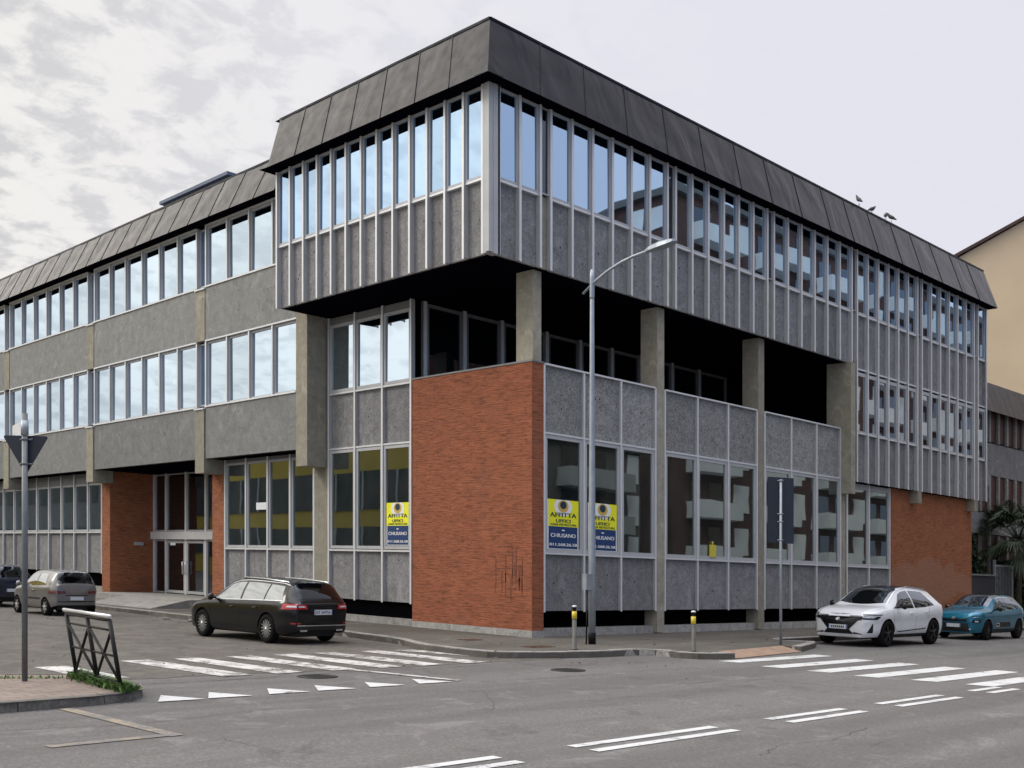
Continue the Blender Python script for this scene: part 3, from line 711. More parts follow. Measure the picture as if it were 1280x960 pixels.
for p in PC:
    for z0, z1 in ((11.37, 13.55), (7.19, 9.52)):
        window(fLL, p-PW+.04, p+PW-.04, z0+.08, z1-.06, d0=-.2, d1=-.13, fw=.05, gmat='glass_up', name='slot_window')
    mb = MB(); fLL.box(mb, p-PW+.012, p+PW-.012, -.22, .0, 9.53, 11.3); part(mb, 'pier', M['beige'])
    mb = MB(); fLL.box(mb, p-PW+.012, p+PW-.012, -.8, .03, 4.9, 7.12); part(mb, 'pier', M['beige'])
    bar(fLL, p-PW-.02, p+PW+.02, 7.14, .05, -.1, .07, 'pier_cap'); bar(fLL, p-PW-.02, p+PW+.02, 11.33, .05, -.1, .05, 'pier_cap')
# ground floor of the long wing: four windows, entrance recess, long window band beyond
def ground_row(ms, zb, zs, zh, tall=5.40):
    for a in ms: mullion(fLB, a, zb, tall, .08, .14, .02, name='post')
    for a0, a1 in zip(ms, ms[1:]):
        a0 += .04; a1 -= .04
        panel(fLB, a0, a1, zb, zs-.03, d=-.08, mat='panel', name='base_panel'); bar(fLB, a0, a1, zs, .06, -.1, .03)
        window(fLB, a0, a1, zs+.04, zh, d0=-.09, d1=-.02, fw=.08, gmat='glass_low', name='ground_window')
        bar(fLB, a0, a1, (zh+tall)/2, tall-zh-.01, -.1, -.03, 'lintel', 'alu_dark')
ground_row([30.34, 31.75, 33.15, 34.57, 36.0], .8, 2.29, 5.28)
mb = MB(); fLB.box(mb, 30.3, 36.05, -.40, -.08, .05, .33); fLB.box(mb, 46.2, VFAR, -.40, -.08, .05, .62); part(mb, 'base_wall', M['base'])
mb = MB(); fLB.box(mb, 30.3, 36.05, -.25, -.2, .3, .9); fLB.box(mb, 46.2, VFAR, -.25, -.2, .55, 1.3); part(mb, 'vent_gap', M['black'])
ground_row([46.30+1.42*k for k in range(15)], 1.18, 2.88, 4.95)
# entrance recess
for v0_, v1_ in ((36.06, 36.88), (45.46, 46.22)):
    mb = MB(); mb.box(UB-.02, 21.3, v0_, v1_, .05, 5.40); part(mb, 'brick_pier', M['brick_orange'], 'orange brick pier of the entrance recess')
UR_ = 21.17; fE = Face('L', UR_)
mb = MB(); mb.box(UB-.9, UR_+.2, 36.9, 45.44, -.05, .42); part(mb, 'entrance_floor', M['stone'])
mb = MB(); mb.box(UB-1.25, UB-.9, 42.0, 45.9, .0, .27); part(mb, 'entrance_step', M['stone'])
mb = MB(); mb.add([(UB-.9, 36.9, .42), (UB-.9, 42.0, .42), (UB-2.3, 42.0, .13), (UB-2.3, 36.9, .13), (UB-.9, 36.9, .1), (UB-.9, 42, .1)], [(0, 1, 2, 3), (0, 3, 4), (1, 5, 2)]); part(mb, 'entrance_ramp', M['stone'])
for a in (36.95, 38.9, 40.9, 42.55, 44.3, 45.38): mullion(fE, a, .42, 5.4, .14, .14, 0, 'alu', name='door_frame_post')
mb = MB(); fE.box(mb, 36.9, 45.44, -.05, .12, 2.66, 2.98); part(mb, 'entrance_transom', M['alu_bright'])
for a0, a1 in ((37.02, 38.83), (38.97, 40.83), (40.97, 42.48), (42.62, 44.23), (44.37, 45.3)):
    window(fE, a0, a1, 3.0, 5.38, d0=-.1, d1=-.03, fw=.05, gmat='glass_entr', name='entrance_window', fm='alu')
for a0, a1 in ((37.02, 38.83), (38.97, 40.83), (44.37, 45.3)):
    window(fE, a0, a1, .44, 2.64, d0=-.1, d1=-.03, fw=.05, gmat='glass_entr', name='entrance_window', fm='alu')
for a0, a1 in ((40.97, 42.48), (42.62, 44.23)):
    w = window(fE, a0, a1, .46, 2.62, d0=-.08, d1=-.01, fw=.11, gmat='glass_entr', name='door', fm='alu')
    mb = MB(); a = a0+.06 if a0 > 42 else a1-.06
    mb.tube([fE.p(a, .0, 1.25), fE.p(a, .07, 1.25), fE.p(a, .07, 1.75), fE.p(a, .0, 1.75)], .02, 8); part(mb, 'handle', M['silvercap'], parent=w)
mb = MB(); fE.box(mb, 43.4, 43.85, .0, .012, 2.42, 2.52); part(mb, 'door_notice', M['paper'])
mb = MB(); mb.box(20.35, 20.75, 45.42, 45.455, 2.38, 2.52); part(mb, 'wall_plate', M['alu'])

# rooftop box on the long wing
P0 = (21.5, 39.6, g(21.5, 39.6)+14.8)
t = thing('rooftop_plant_box', P0, 'low blue grey metal box on the flat roof of the long wing', 'roof plant')
mb = MB(); mb.box(21.5, 24, 39.7, 45.15, 14.8, 16.85); mb.build('casing', M['plant'], t, shear=True)
mb = MB(); mb.box(21.35, 24.1, 39.5, 45.25, 16.85, 16.98); mb.build('lid', M['plant'], t, shear=True)

# ------------------------------------------------------------------ text helper
def text_mesh(s, size, extr=.002):
    c = bpy.data.curves.new('lettering', 'FONT'); c.body = s; c.size = size; c.align_x = 'CENTER'; c.align_y = 'CENTER'; c.extrude = extr
    o = bpy.data.objects.new('lettering', c); COL.objects.link(o)
    bpy.context.view_layer.update()
    me = bpy.data.meshes.new_from_object(o.evaluated_get(bpy.context.evaluated_depsgraph_get()))
    V = [v.co.copy() for v in me.vertices]; F = [list(p.vertices) for p in me.polygons]
    bpy.data.objects.remove(o); bpy.data.curves.remove(c); bpy.data.meshes.remove(me)
    return V, F
def add_text(mb, s, width, height, fn, bold=0.):
    V, F = text_mesh(s, 1.)
    x0, x1 = min(v.x for v in V), max(v.x for v in V); y0, y1 = min(v.y for v in V), max(v.y for v in V)
    offs = [(0, 0)] if not bold else [(-bold, 0), (bold, 0)]
    for i, (ox, oy) in enumerate(offs):
        mb.add([fn(((v.x-x0)/(x1-x0)-.5)*width+ox, ((v.y-y0)/(y1-y0)-.5)*height+oy, v.z+i*.0004) for v in V], F)
def disc(mb, fn, cx, cy, rx, ry, h, n=28, clip=None):
    mb.add([fn(cx+rx*math.cos(2*math.pi*k/n), min(cy+ry*math.sin(2*math.pi*k/n), clip if clip is not None else 9), h) for k in range(n)], [tuple(range(n))])

# ------------------------------------------------------------------ posters in the windows
def poster(face, a0, a1, z0, z1, label, flip):
    ac, W, H = (a0+a1)/2, a1-a0, z1-z0; d = -.045
    s = -1 if flip else 1
    def fn(x, y, h): return face.p(ac+s*x, d+.010+h, (z0+z1)/2+y)
    c = face.p(ac, d, z0)
    t = thing('rental_poster', (c[0], c[1], c[2]+g(c[0], c[1])), label, 'poster', 'rental posters in the ground floor windows')
    mb = MB(); face.box(mb, a0, a1, d-.004, d+.006, z0, z1); mb.build('board', M['poster_white'], t, shear=True)
    mb = MB(); face.box(mb, a0+.03, a1-.0, d+.006, d+.009, z0+H*.46, z1-.0); mb.build('yellow_field', M['poster_yellow'], t, shear=True)
    mb = MB(); face.box(mb, a0+.04, a1-.04, d+.006, d+.0092, z0+.02, z0+H*.46-.004); mb.build('blue_field', M['poster_blue'], t, shear=True)
    mb = MB(); disc(mb, fn, 0, H*.36, W*.29, H*.19, .001, clip=H*.5)
    mb.cur = 1; disc(mb, fn, 0, H*.37, W*.17, H*.125, .003, clip=H*.5); mb.cur = 2; disc(mb, fn, 0, H*.395, W*.105, H*.08, .005)
    mb.build('emblem', [M['poster_white'], M['poster_ochre'], M['poster_ink']], t, shear=True, fixn=False)
    mb = MB()
    add_text(mb, 'AFFITTA', W*.84, H*.085, lambda x, y, h: fn(x, y+H*.195, .004+h), .006)
    add_text(mb, 'UFFICI', W*.46, H*.07, lambda x, y, h: fn(x, y+H*.075, .004+h), .004)
    add_text(mb, 'VARIE METRATURE', W*.84, H*.038, lambda x, y, h: fn(x, y+H*.0, .004+h), .002)
    mb.build('lettering', M['poster_ink'], t, shear=True, fixn=False)
    mb = MB()
    add_text(mb, 'CHIUSANO', W*.80, H*.075, lambda x, y, h: fn(x, y-H*.22, .004+h), .003)
    add_text(mb, '011.568.26.58', W*.88, H*.055, lambda x, y, h: fn(x, y-H*.405, .004+h), .004)
    disc(mb, fn, 0, -H*.115, W*.05, H*.014, .004)
    mb.build('lettering', M['poster_white'], t, shear=True, fixn=False)
poster(fR0, 19.97, 21.13, 2.42, 3.72, 'yellow and navy rental poster in the window right beside the red brick corner', False)
poster(fR0, 21.50, 22.66, 2.42, 3.72, 'yellow and navy rental poster partly hidden behind the street lamp pole', False)
poster(fLB, 25.47, 26.56, 2.45, 3.70, 'yellow and navy rental poster in the window on the left of the red brick wall', True)
# yellow can in a ground floor window and a sheet of paper
cc = fR0.p(27.05, .0, 2.34)
t = thing('plastic_canister', (cc[0], cc[1], cc[2]+g(cc[0], cc[1])), 'small yellow plastic canister standing in a ground floor window', 'canister')
mb = MB(); mb.box(26.9, 27.2, VB+.01, VB+.055, 2.40, 2.78); mb.build('body', M['yellow_can'], t, shear=True)
mb = MB(); mb.tube([(27.05, VB+.035, 2.78), (27.05, VB+.035, 2.88)], .03, 10); mb.build('cap', M['yellow_can'], t, shear=True)
mb = MB(); fLB.box(mb, 33.22, 33.95, -.045, -.035, 3.62, 3.86)
tag(mb.build('paper_notice', M['paper'], shear=True), 'white sheet of paper stuck inside the left ground floor window', 'notice')
mb = MB(); mb.prism([(20.75, 38.3), (21.05, 38.3), (21.05, 38.8), (20.75, 38.8)], .42, .62); mb.prism([(20.72, 38.27), (21.08, 38.27), (21.08, 38.83), (20.72, 38.83)], .62, .66)
tag(mb.build('plastic_crate', M['blue_bin'], shear=True), 'low dark blue plastic crate on the floor of the entrance', 'crate')

# ------------------------------------------------------------------ neighbouring buildings
t = thing('neighbour_building', (50, 21.9, g(50, 21.9)), 'grey two tier office building with dark roof edge beyond the right end', 'building')
mb = MB(); mb.box(48.0, 90, 22.2, 40, 0, 10.2); mb.build('wall', M['render_grey'], t, shear=True)
fN = Face('R', 22.1)
mb = MB(); mb.add([(47.5, 21.6, 9.9), (90, 21.6, 9.9), (90, 22.0, 11.35), (47.5, 22.0, 11.35), (47.5, 30, 9.9), (47.5, 30, 11.35), (90, 30, 11.35)], [(0, 1, 2, 3), (0, 3, 5, 4), (3, 2, 6, 5)]); mb.build('roof_fascia', M['fascia'], t, shear=True)
def nb_row(z0, z1, step, mat, off):
    a = 48.0
    k = 0
    while a < 62:
        mb = MB(); fN.box(mb, a-.09, a+.09, -.05, .12, z0, z1); mb.build('pier', M['panel_light'], t, shear=True)
        mb = MB(); fN.box(mb, a+.1, a+step-.1, -.04, .01, z0+.05, z1-.03); mb.build('window', M[mat], t, shear=True)
        a += step; k += 1
nb_row(8.55, 10.2, 1.02, 'red_blind', 0); nb_row(5.2, 6.95, 1.02, 'red_blind', .4); nb_row(2.0, 4.1, 1.02, 'red_blind', 0)
for a in (50.2, 57.5):
    mb = MB(); fN.box(mb, a-.35, a+.35, -.0, .3, 6.4, 7.2); mb.build('bracket', M['render_grey'], t, shear=True)
mb = MB(); fN.box(mb, 48, 90, -.05, .06, 6.97, 8.5); mb.build('spandrel', M['panel'], t, shear=True)
mb = MB(); fN.box(mb, 48, 90, -.05, .06, 4.15, 5.15); mb.build('spandrel', M['panel'], t, shear=True)
# apricot gabled house far behind
t = thing('gabled_house', (70, 32, g(70, 32)), 'apricot rendered house gable with brown roof edge rising behind the roofline at far right', 'house')
def gp(s, z):   # point on the gable plane, s metres to the right in the street direction
    return (66.5+s*.685, 31.0-s*.729, z)
prof = [(-6, 18.7), (12, 29.3), (30, 18.7)]
mb = MB(); pts = [(-6, 0)]+prof+[(30, 0)]
V = [gp(s, z) for s, z in pts]; V2 = [(x+8.7, y+8.2, z) for x, y, z in V]
mb.add(V+V2, [tuple(range(5)), tuple(reversed(range(5, 10)))]+[(i, (i+1) % 5, 5+(i+1) % 5, 5+i) for i in range(5)]); mb.build('wall', M['beige_wall'], t, shear=True)
mb = MB()
for (s0, z0), (s1, z1) in zip(prof, prof[1:]):
    A, Bq = gp(s0-.2, z0+.02), gp(s1, z1+.02); o_ = (-.35, -.33)
    vs = []
    for P in (A, Bq):
        for dz in (0, .2):
            vs += [(P[0]+o_[0], P[1]+o_[1], P[2]+dz), (P[0]+9, P[1]+8.5, P[2]+dz)]
    mb.add(vs, [(0, 1, 3, 2), (4, 6, 7, 5), (0, 2, 6, 4), (1, 5, 7, 3), (2, 3, 7, 6), (0, 4, 5, 1)])
mb.build('roof', M['tile'], t, shear=True)

# blocks on the other side of the streets, seen in the window reflections
def block(name, label, u0, u1, v0, v1, h, storeys, wallm, bandm, z_first=3.6, bw=4.2, step_=7.4):
    t = thing(name, ((u0+u1)/2, (v0+v1)/2, g((u0+u1)/2, (v0+v1)/2)), label, 'building')
    mb = MB(); mb.box(u0, u1, v0, v1, -1, h); mb.build('wall', M[wallm], t, shear=True)
    mb = MB(); mb.box(u0-.3, u1+.3, v0-.3, v1+.3, h, h+.5); mb.build('roof', M['roof'], t, shear=True)
    step = (h-z_first)/storeys
    for k in range(storeys):
        z = z_first+k*step
        a = u0+1.5; m1, m2, m3 = MB(), MB(), MB()
        while a < u1-3:
            m1.box(a, a+bw, v1, v1+1.1, z-.1, z+1.0)            # white balcony on the street side
            m2.box(a+.3, a+1.6, v1+.004, v1+.05, z+.98, z+2.3); m2.box(a+2.4, a+3.7, v1+.004, v1+.05, z+.3, z+2.3)
            m3.box(a+bw+.5, a+step_-.9, v1+.005, v1+.06, z+.6, z+2.4)
            a += step_
        m1.build('balcony', M[bandm], t, shear=True); m2.build('window', M['glass_dark'], t, shear=True); m3.build('shutter', M['tower_white'], t, shear=True)
        b = v0+3; m4 = MB()
        while b < v1-3:
            m4.box(u0-.05, u0-.004, b, b+1.6, z+.9, z+2.3); b += 6
        m4.build('shutter', M['tower_white'], t, shear=True)
    return t
block('apartment_block', 'tall brown brick apartment block with white balconies, seen reflected in the upper right windows', 54, 110, -34, -3, 27, 8, 'tower_brick', 'tower_white', 3.6, 4.6, 7.6)
block('apartment_block', 'lower brown brick apartment block with white balconies, seen reflected in the ground floor windows', 26, 52, -20, -3.5, 10.2, 3, 'tower_grey', 'tower_pale', 2.6, 6.0, 8.4)
t = thing('yellow_building', (-6, 62, g(-6, 62)), 'low yellow building with dark strip windows, seen reflected in the left ground floor windows', 'building')
mb = MB(); mb.box(-12, 1.6, 44, 84, -1, 8.2); mb.build('wall', M['yellow_wall'], t, shear=True)
for z0, z1 in ((4.3, 6.5), (1.4, 3.3)):
    mb = MB(); mb.box(1.6, 1.66, 44.5, 83.5, z0, z1); mb.build('window_band', M['band_dark'], t, shear=True)
    mb = MB()
    for k in range(14): mb.box(1.66, 1.72, 44.5+2.8*k, 44.64+2.8*k, z0, z1)
    mb.build('window_bars', M['alu'], t, shear=True)

t = thing('grey_building', (-6, 112, g(-6, 112)), 'plain grey building farther up the side road, seen reflected in the far left windows', 'building')
mb = MB(); mb.box(-12, 1.4, 88, 140, -1, 8.6); mb.build('wall', M['render_grey'], t, shear=True)
mb = MB(); mb.box(-12.4, 1.8, 87.6, 140.4, 8.6, 9.0); mb.build('roof', M['roof'], t, shear=True)
for z0, z1 in ((5.6, 7.2), (1.6, 3.4)):
    mb = MB(); mb.box(1.4, 1.46, 89, 139, z0, z1); mb.build('window_band', M['band_dark'], t, shear=True)
# ------------------------------------------------------------------ boundary, hedge, gate, palm at right
t = thing('boundary_wall', (47, 20.8, g(47, 20.8)), 'dark low boundary wall with a pale coping beyond the orange brick', 'wall')
mb = MB(); mb.box(45.3, 48.9, 20.8, 21.05, 0, 2.15); mb.build('wall', M['dark_wall'], t, shear=True)
mb = MB(); mb.box(45.3, 48.9, 20.75, 21.1, 2.15, 2.22); mb.build('coping', M['alu_dark'], t, shear=True)
t = thing('metal_gate', (49.6, 20.9, g(49.6, 20.9)), 'grey barred metal gate under the palm tree', 'gate')
mb = MB(); mb.box(48.95, 49.05, 20.85, 20.95, 0, 2.9); mb.box(50.9, 51.0, 20.85, 20.95, 0, 2.9); mb.build('frame', M['galv'], t, shear=True)
mb = MB(); mb.box(49.05, 50.9, 20.88, 20.92, .2, .28); mb.box(49.05, 50.9, 20.88, 20.92, 2.6, 2.68)
for k in range(11): mb.box(49.15+k*.17, 49.18+k*.17, 20.885, 20.915, .28, 2.6)
mb.build('bars', M['galv'], t, shear=True)
def leafmass(name, boxes, n, mat, label, cat, size=.12, root=None):
    mb = MB(); rnd = random.Random(3)
    for _ in range(n):
        b = rnd.choice(boxes); c = Vector([rnd.uniform(b[i], b[i+3]) for i in range(3)])
        d = Vector((rnd.gauss(0, 1), rnd.gauss(0, 1), rnd.gauss(0, 1))).normalized(); e = d.orthogonal().normalized(); f = d.cross(e); s = size*rnd.uniform(.6, 1.4)
        mb.add([c-e*s, c+f*s*.5, c+e*s, c-f*s*.5], [(0, 1, 2, 3)])
    return tag(mb.build(name, M[mat], root, shear=True, fixn=False), label, cat)
leafmass('hedge', [(45.4, 21.2, .2, 48.9, 21.9, 3.0), (45.6, 21.2, 2.6, 47.9, 21.9, 3.9)], 5200, 'hedge', 'dark green hedge behind the low boundary wall', 'hedge', .14)
leafmass('hedge', [(51.2, 21.0, .2, 58, 21.9, 2.9)], 3800, 'hedge', 'dark hedge right of the metal gate below the palm', 'hedge', .14)
def palm(u, v, hgt, crown):
    t = thing('palm_tree', (u, v, g(u, v)), 'palm tree with drooping fan fronds beside the metal gate', 'palm tree')
    mb = MB(); mb.tube([(u, v, 0), (u+.05, v, hgt*.5), (u, v, hgt)], [.15, .12, .11], 10); mb.build('trunk', M['bark'], t, shear=True)
    mb = MB(); rnd = random.Random(5)
    for k in range(70):
        az = rnd.uniform(0, 2*math.pi); el = rnd.uniform(-.7, 1.2); st = rnd.uniform(.7, 1.0)*crown
        d = Vector((math.cos(az)*math.cos(el), math.sin(az)*math.cos(el), math.sin(el)))
        p0 = Vector((u, v, hgt)); hub = p0+d*st*.55
        for j in range(15):
            a = (j-7)/7*1.15; side = d.cross(Vector((0, 0, 1))).normalized()
            up = side.cross(d); dd = (d*math.cos(a)+side*math.sin(a)).normalized()
            L = st*.62*(1-.25*abs(a)); m_ = hub+dd*L*.55; e = hub+dd*L+Vector((0, 0, -.42*L)); w = up*.0+side*.05*math.cos(a)+d*.05*math.sin(a)
            mb.add([hub, m_+w, e, m_-w], [(0, 1, 2, 3)])
        mb.tube([p0, hub], .012, 4)
    mb.build('crown', M['palm'], t, shear=True, fixn=False)
palm(51.0, 20.6, 3.9, 2.3)
palm_leaf_root = None

# ------------------------------------------------------------------ street furniture
def base(u, v, h=.128): return (u, v, g(u, v)+h)
# street lamp
u, v = 19.14, 17.99; L0 = base(u, v)
t = thing('street_lamp', L0, 'tall grey steel street lamp with a curved arm in front of the building corner', 'street lamp')
mb = MB(); mb.lathe([(.085, .0), (.085, 2.2), (.06, 6.5), (.048, 8.75), (.03, 8.8), (.0, 8.82)], n=16); mb.build('pole', M['galv'], t)
mb = MB(); mb.lathe([(.092, .0), (.092, .27), (.088, .275), (.0, .276)], n=16); mb.build('base_sleeve', M['black_paint'], t)
gd = GRADE
def armp(dv, z): return (0, -dv, z)
mb = MB(); mb.tube([(0, .30, 8.43), (0, -.1, 8.66), (0, -.5, 8.83), (0, -.95, 8.96), (0, -1.3, 9.02), (0, -1.75, 9.06)], [.03, .032, .035, .036, .034, .03], 10); mb.build('arm', M['galv'], t)
mb = MB(); mb.lathe([(.055, 8.25), (.06, 8.3), (.06, 8.75), (.05, 8.95), (.0, 8.97)], n=12); mb.build('arm_clamp', M['galv'], t)
def head(a, c):
    x = (a-.5)*2; s = math.sqrt(max(0, 1-abs(2*c-1)**2.4))
    return (0, 0, 0)
mb = MB(); P = []
for k, (y, w, zt_, zb_) in enumerate(((1.68, .05, 9.10, 9.02), (1.82, .09, 9.15, 9.04), (2.1, .13, 9.19, 9.05), (2.38, .13, 9.19, 9.07), (2.52, .10, 9.17, 9.10), (2.58, .04, 9.14, 9.11))):
    P += [(-w, -y, zb_), (w, -y, zb_), (w*.9, -y, (zb_+zt_)/2+.02), (w*.4, -y, zt_), (-w*.4, -y, zt_), (-w*.9, -y, (zb_+zt_)/2+.02)]
F = [tuple(reversed(range(6))), tuple(30+i for i in range(6))]
for k in range(5):
    for i in range(6): F.append((k*6+i, k*6+(i+1) % 6, (k+1)*6+(i+1) % 6, (k+1)*6+i))
mb.add(P, F); mb.build('lamp_head', M['galv'], t)
mb = MB(); mb.box(-.26, -.075, -.06, .07, 1.30, 1.66); mb.box(-.265, -.07, -.066, .076, 1.655, 1.68); mb.build('junction_box', M['galv'], t)
mb = MB(); mb.tube([(-.20, .0, 0), (-.17, 0, 1.3)], .018, 8); mb.build('cable_conduit', M['black_paint'], t)
# bollards
def bollard(u, v, h, label):
    t = thing('bollard', base(u, v), label, 'bollard', 'bollards along the corner kerb')
    mb = MB(); mb.lathe([(.075, 0), (.075, .02), (.055, .03), (.05, h-.30), (.0, h-.299)], n=16); mb.build('post', M['bollard'], t)
    mb = MB(); mb.lathe([(.054, h-.30), (.054, h-.13), (.0, h-.129)], n=16); mb.build('reflective_band', M['yellow'], t)
    mb = MB(); mb.lathe([(.04, h-.13), (.04, h-.07), (.055, h-.065), (.055, h-.03), (.0, h-.029)], n=16); mb.build('neck', M['black_paint'], t)
    mb = MB(); mb.lathe([(.056, h-.04), (.056, h-.015), (.035, h), (.0, h+.003)], n=16); mb.build('cap', M['silvercap'], t)
bollard(17.41, 16.9, .98, 'brown grey bollard with yellow band, beside the street lamp')
bollard(19.67, 15.34, .92, 'brown grey bollard with yellow band, nearer the right zebra crossing')
# give way sign seen from behind
u, v = 5.72, 16.2
t = thing('give_way_sign', base(u, v), 'dark back of a triangular give way sign on a grey post', 'road sign')
TR = Vector((UR, -UD, 0)); TF = Vector((UD, UR, 0)); TS = Vector((.66, -.75, 0)).normalized(); TN = Vector((.75, .66, 0)).normalized()
mb = MB(); mb.tube([(0, 0, 0), (0, 0, 3.72)], .038, 12); mb.build('post', M['galv_dark'], t)
def tri(off, sc):
    pts = []
    cs = [(-.34, 3.425), (.31, 3.405), (-.01, 2.87)]
    cx_, cz_ = sum(p[0] for p in cs)/3, sum(p[1] for p in cs)/3
    for i in range(3):
        a, b, c = [Vector(cs[(i+k) % 3]) for k in (-1, 0, 1)]
        for q in (b+(a-b).normalized()*.035, b+((a-b).normalized()+(c-b).normalized())*.012, b+(c-b).normalized()*.035):
            pts.append(TS*((q.x-cx_)*sc+cx_)+TN*off+Vector((0, 0, (q.y-cz_)*sc+cz_)))
    return pts
mb = MB(); A = tri(.045, 1.); Bp = tri(.06, 1.); n_ = len(A)
mb.add(A+Bp, [tuple(range(n_)), tuple(reversed(range(n_, 2*n_)))]+[(i, (i+1) % n_, n_+(i+1) % n_, n_+i) for i in range(n_)]); mb.build('sign_plate', M['sign_back'], t)
for z in (3.36, 3.02):
    mb = MB(); mb.tube([(-.05, 0, z), (.05, 0, z)], .01, 6); q = TS*.09; mb.tube([-q+TN*.04+Vector((0, 0, z)), q+TN*.04+Vector((0, 0, z))], .014, 6); mb.lathe([(.044, z-.015), (.044, z+.015)], n=12)
    mb.build('clamp', M['galv_dark'], t)
mb = MB(); mb.lathe([(.05, 3.42), (.05, 3.62)], n=12); mb.build('plate_bracket', M['galv'], t)
mb = MB(); a = TR*-.05-TF*.0; b = TR*-.235+TF*.12
mb.add([(*a.xy, 3.43), (*b.xy, 3.40), (*b.xy, 3.56), (*a.xy, 3.61), (a.x+.004, a.y+.004, 3.43), (b.x+.004, b.y+.004, 3.40), (b.x+.004, b.y+.004, 3.56), (a.x+.004, a.y+.004, 3.61)], [(0, 1, 2, 3), (7, 6, 5, 4), (0, 4, 5, 1), (1, 5, 6, 2), (2, 6, 7, 3), (3, 7, 4, 0)]); mb.build('street_plate', M['white'], t)
# direction panel seen from behind on the right
u, v = 23.73, 15.69
t = thing('direction_sign', base(u, v), 'dark back of a tall rectangular sign on a thin post near the right windows', 'road sign')
mb = MB(); mb.tube([(0, 0, 0), (0, 0, 4.22)], .036, 10); mb.build('post', M['galv'], t)
PS = Vector((UR*.93, -UD*.9, 0)).normalized(); PN = Vector((UD, UR, 0))
mb = MB(); c4 = [(-.33, 4.30), (.34, 4.26), (.34, 2.58), (-.33, 2.62)]
V = [PS*x+PN*.05+Vector((0, 0, z)) for x, z in c4]+[PS*x+PN*.075+Vector((0, 0, z)) for x, z in c4]
mb.add(V, [(0, 1, 2, 3), (7, 6, 5, 4), (0, 4, 5, 1), (1, 5, 6, 2), (2, 6, 7, 3), (3, 7, 4, 0)]); mb.build('sign_panel', M['sign_back'], t)
for z in (4.2, 3.35, 3.15, 2.68):
    mb = MB(); mb.lathe([(.045, z-.02), (.045, z+.02)], n=10); q = PS*.08; mb.tube([-q+PN*.04+Vector((0, 0, z)), q+PN*.04+Vector((0, 0, z))], .014, 6)
    mb.build('clamp', M['galv'], t)
# leaning railing
p0 = Vector((6.42, 16.17)); p1 = Vector((6.27, 14.37)); dv_ = (p1-p0)
RB = base(*p0)
t = thing('street_railing', RB, 'leaning black steel railing with crossed bars and a shiny top rail at the pavement corner', 'railing')
zb1 = g(*p1)-g(*p0)
def rp(s, h):      # s 0..1 along the railing, h height
    b = p0.lerp(p1, s)-p0; lean = Vector((-.12, .13))*h*.95
    return (b.x+lean.x, b.y+lean.y, zb1*s+h)
for s in (0, .5, 1):
    mb = MB(); mb.tube([rp(s, -.02), rp(s, .93)], .03, 8); mb.build('upright', M['black_paint'], t)
mb = MB(); mb.tube([rp(-.05, .985), rp(1.02, .985)], .025, 12); mb.build('top_rail', M['silvercap'], t)
mb = MB()
for h in (.93, .80, .46, .12): mb.tube([rp(0, h), rp(1, h)], .017 if h < .9 else .022, 6)
mb.build('cross_rail', M['black_paint'], t)
mb = MB()
for a, b in ((0, .5), (.5, 0), (.5, 1), (1, .5)): mb.tube([rp(a, .12), rp(b, .80)], .02, 6)
mb.build('brace', M['black_paint'], t)
# weeds under the railing
mb = MB(); rnd = random.Random(11)
for k in range(1500):
    s = rnd.uniform(-.12, 1.08); b = p0.lerp(p1, s); off = rnd.gauss(0, .10)-.05
    c = Vector((b.x-.72*off+.03, b.y-.3*off, .125)); hh = rnd.uniform(.03, .15)*(1.1-.5*abs(off)*4) + .02
    az = rnd.uniform(0, 6.28); d = Vector((math.cos(az), math.sin(az), 0)); w = Vector((-d.y, d.x, 0))*rnd.uniform(.008, .022)
    mid = c+d*hh*.35+Vector((0, 0, hh*.7)); e = c+d*hh*.9+Vector((0, 0, hh*.75))
    mb.add([c-w*.4, c+w*.4, mid+w, e, mid-w], [(0, 1, 2, 4), (4, 2, 3)])
for k in range(260):
    s = rnd.uniform(0, 1); c = Vector((6.42-1.9*s, 16.3+.95*s+rnd.gauss(0, .05), .124)); hh = rnd.uniform(.02, .06); az = rnd.uniform(0, 6.28)
    d = Vector((math.cos(az), math.sin(az), 0)); w = Vector((-d.y, d.x, 0))*.012
    mb.add([c-w, c+w, c+d*hh+Vector((0, 0, hh))], [(0, 1, 2)])
tag(mb.build('weeds', M['grass'], shear=True, fixn=False), 'green weeds growing along the foot of the leaning railing', 'weeds', kind='stuff')
# manhole covers, gully grate
def manhole(u, v, r, label):
    t = thing('manhole_cover', base(u, v, .0), label, 'manhole cover', 'manhole covers in the road')
    mb = MB(); mb.lathe([(r, 0), (r, .012), (r-.03, .014), (r-.04, .012), (0, .012)], n=32)
    for k in range(-3, 4): mb.box(-r*.6, r*.6, k*.08-.015, k*.08+.015, .012, .016)
    mb.build('cover', M['iron'], t)
    t.rotation_euler = (math.atan2(g(0, 1), 1), -math.atan2(g(1, 0), 1), 0)
manhole(14.73, 14.46, .33, 'round iron manhole cover in the road before the corner kerb')
manhole(10.13, 15.76, .33, 'round iron manhole cover between the worn stripes and the give way triangles')
for u, v, w, h_, lb in ((17.25, 17.9, .75, .42, 'brown rusty gully grate set in the pavement at the brick corner'), (17.3, 20.3, .5, .4, 'small brown inspection lid in the pavement nearer the brick wall')):
    mb = MB(); mb.box(u-w/2, u+w/2, v-h_/2, v+h_/2, .10, .136)
    for k in range(8): mb.box(u-w/2+.04+k*w/8.5, u-w/2+.07+k*w/8.5, v-h_/2+.03, v+h_/2-.03, .136, .142)
    tag(mb.build('drain_grate', M['rust'], shear=True), lb, 'drain cover', 'drain covers in the pavement')
rnd = random.Random(9)
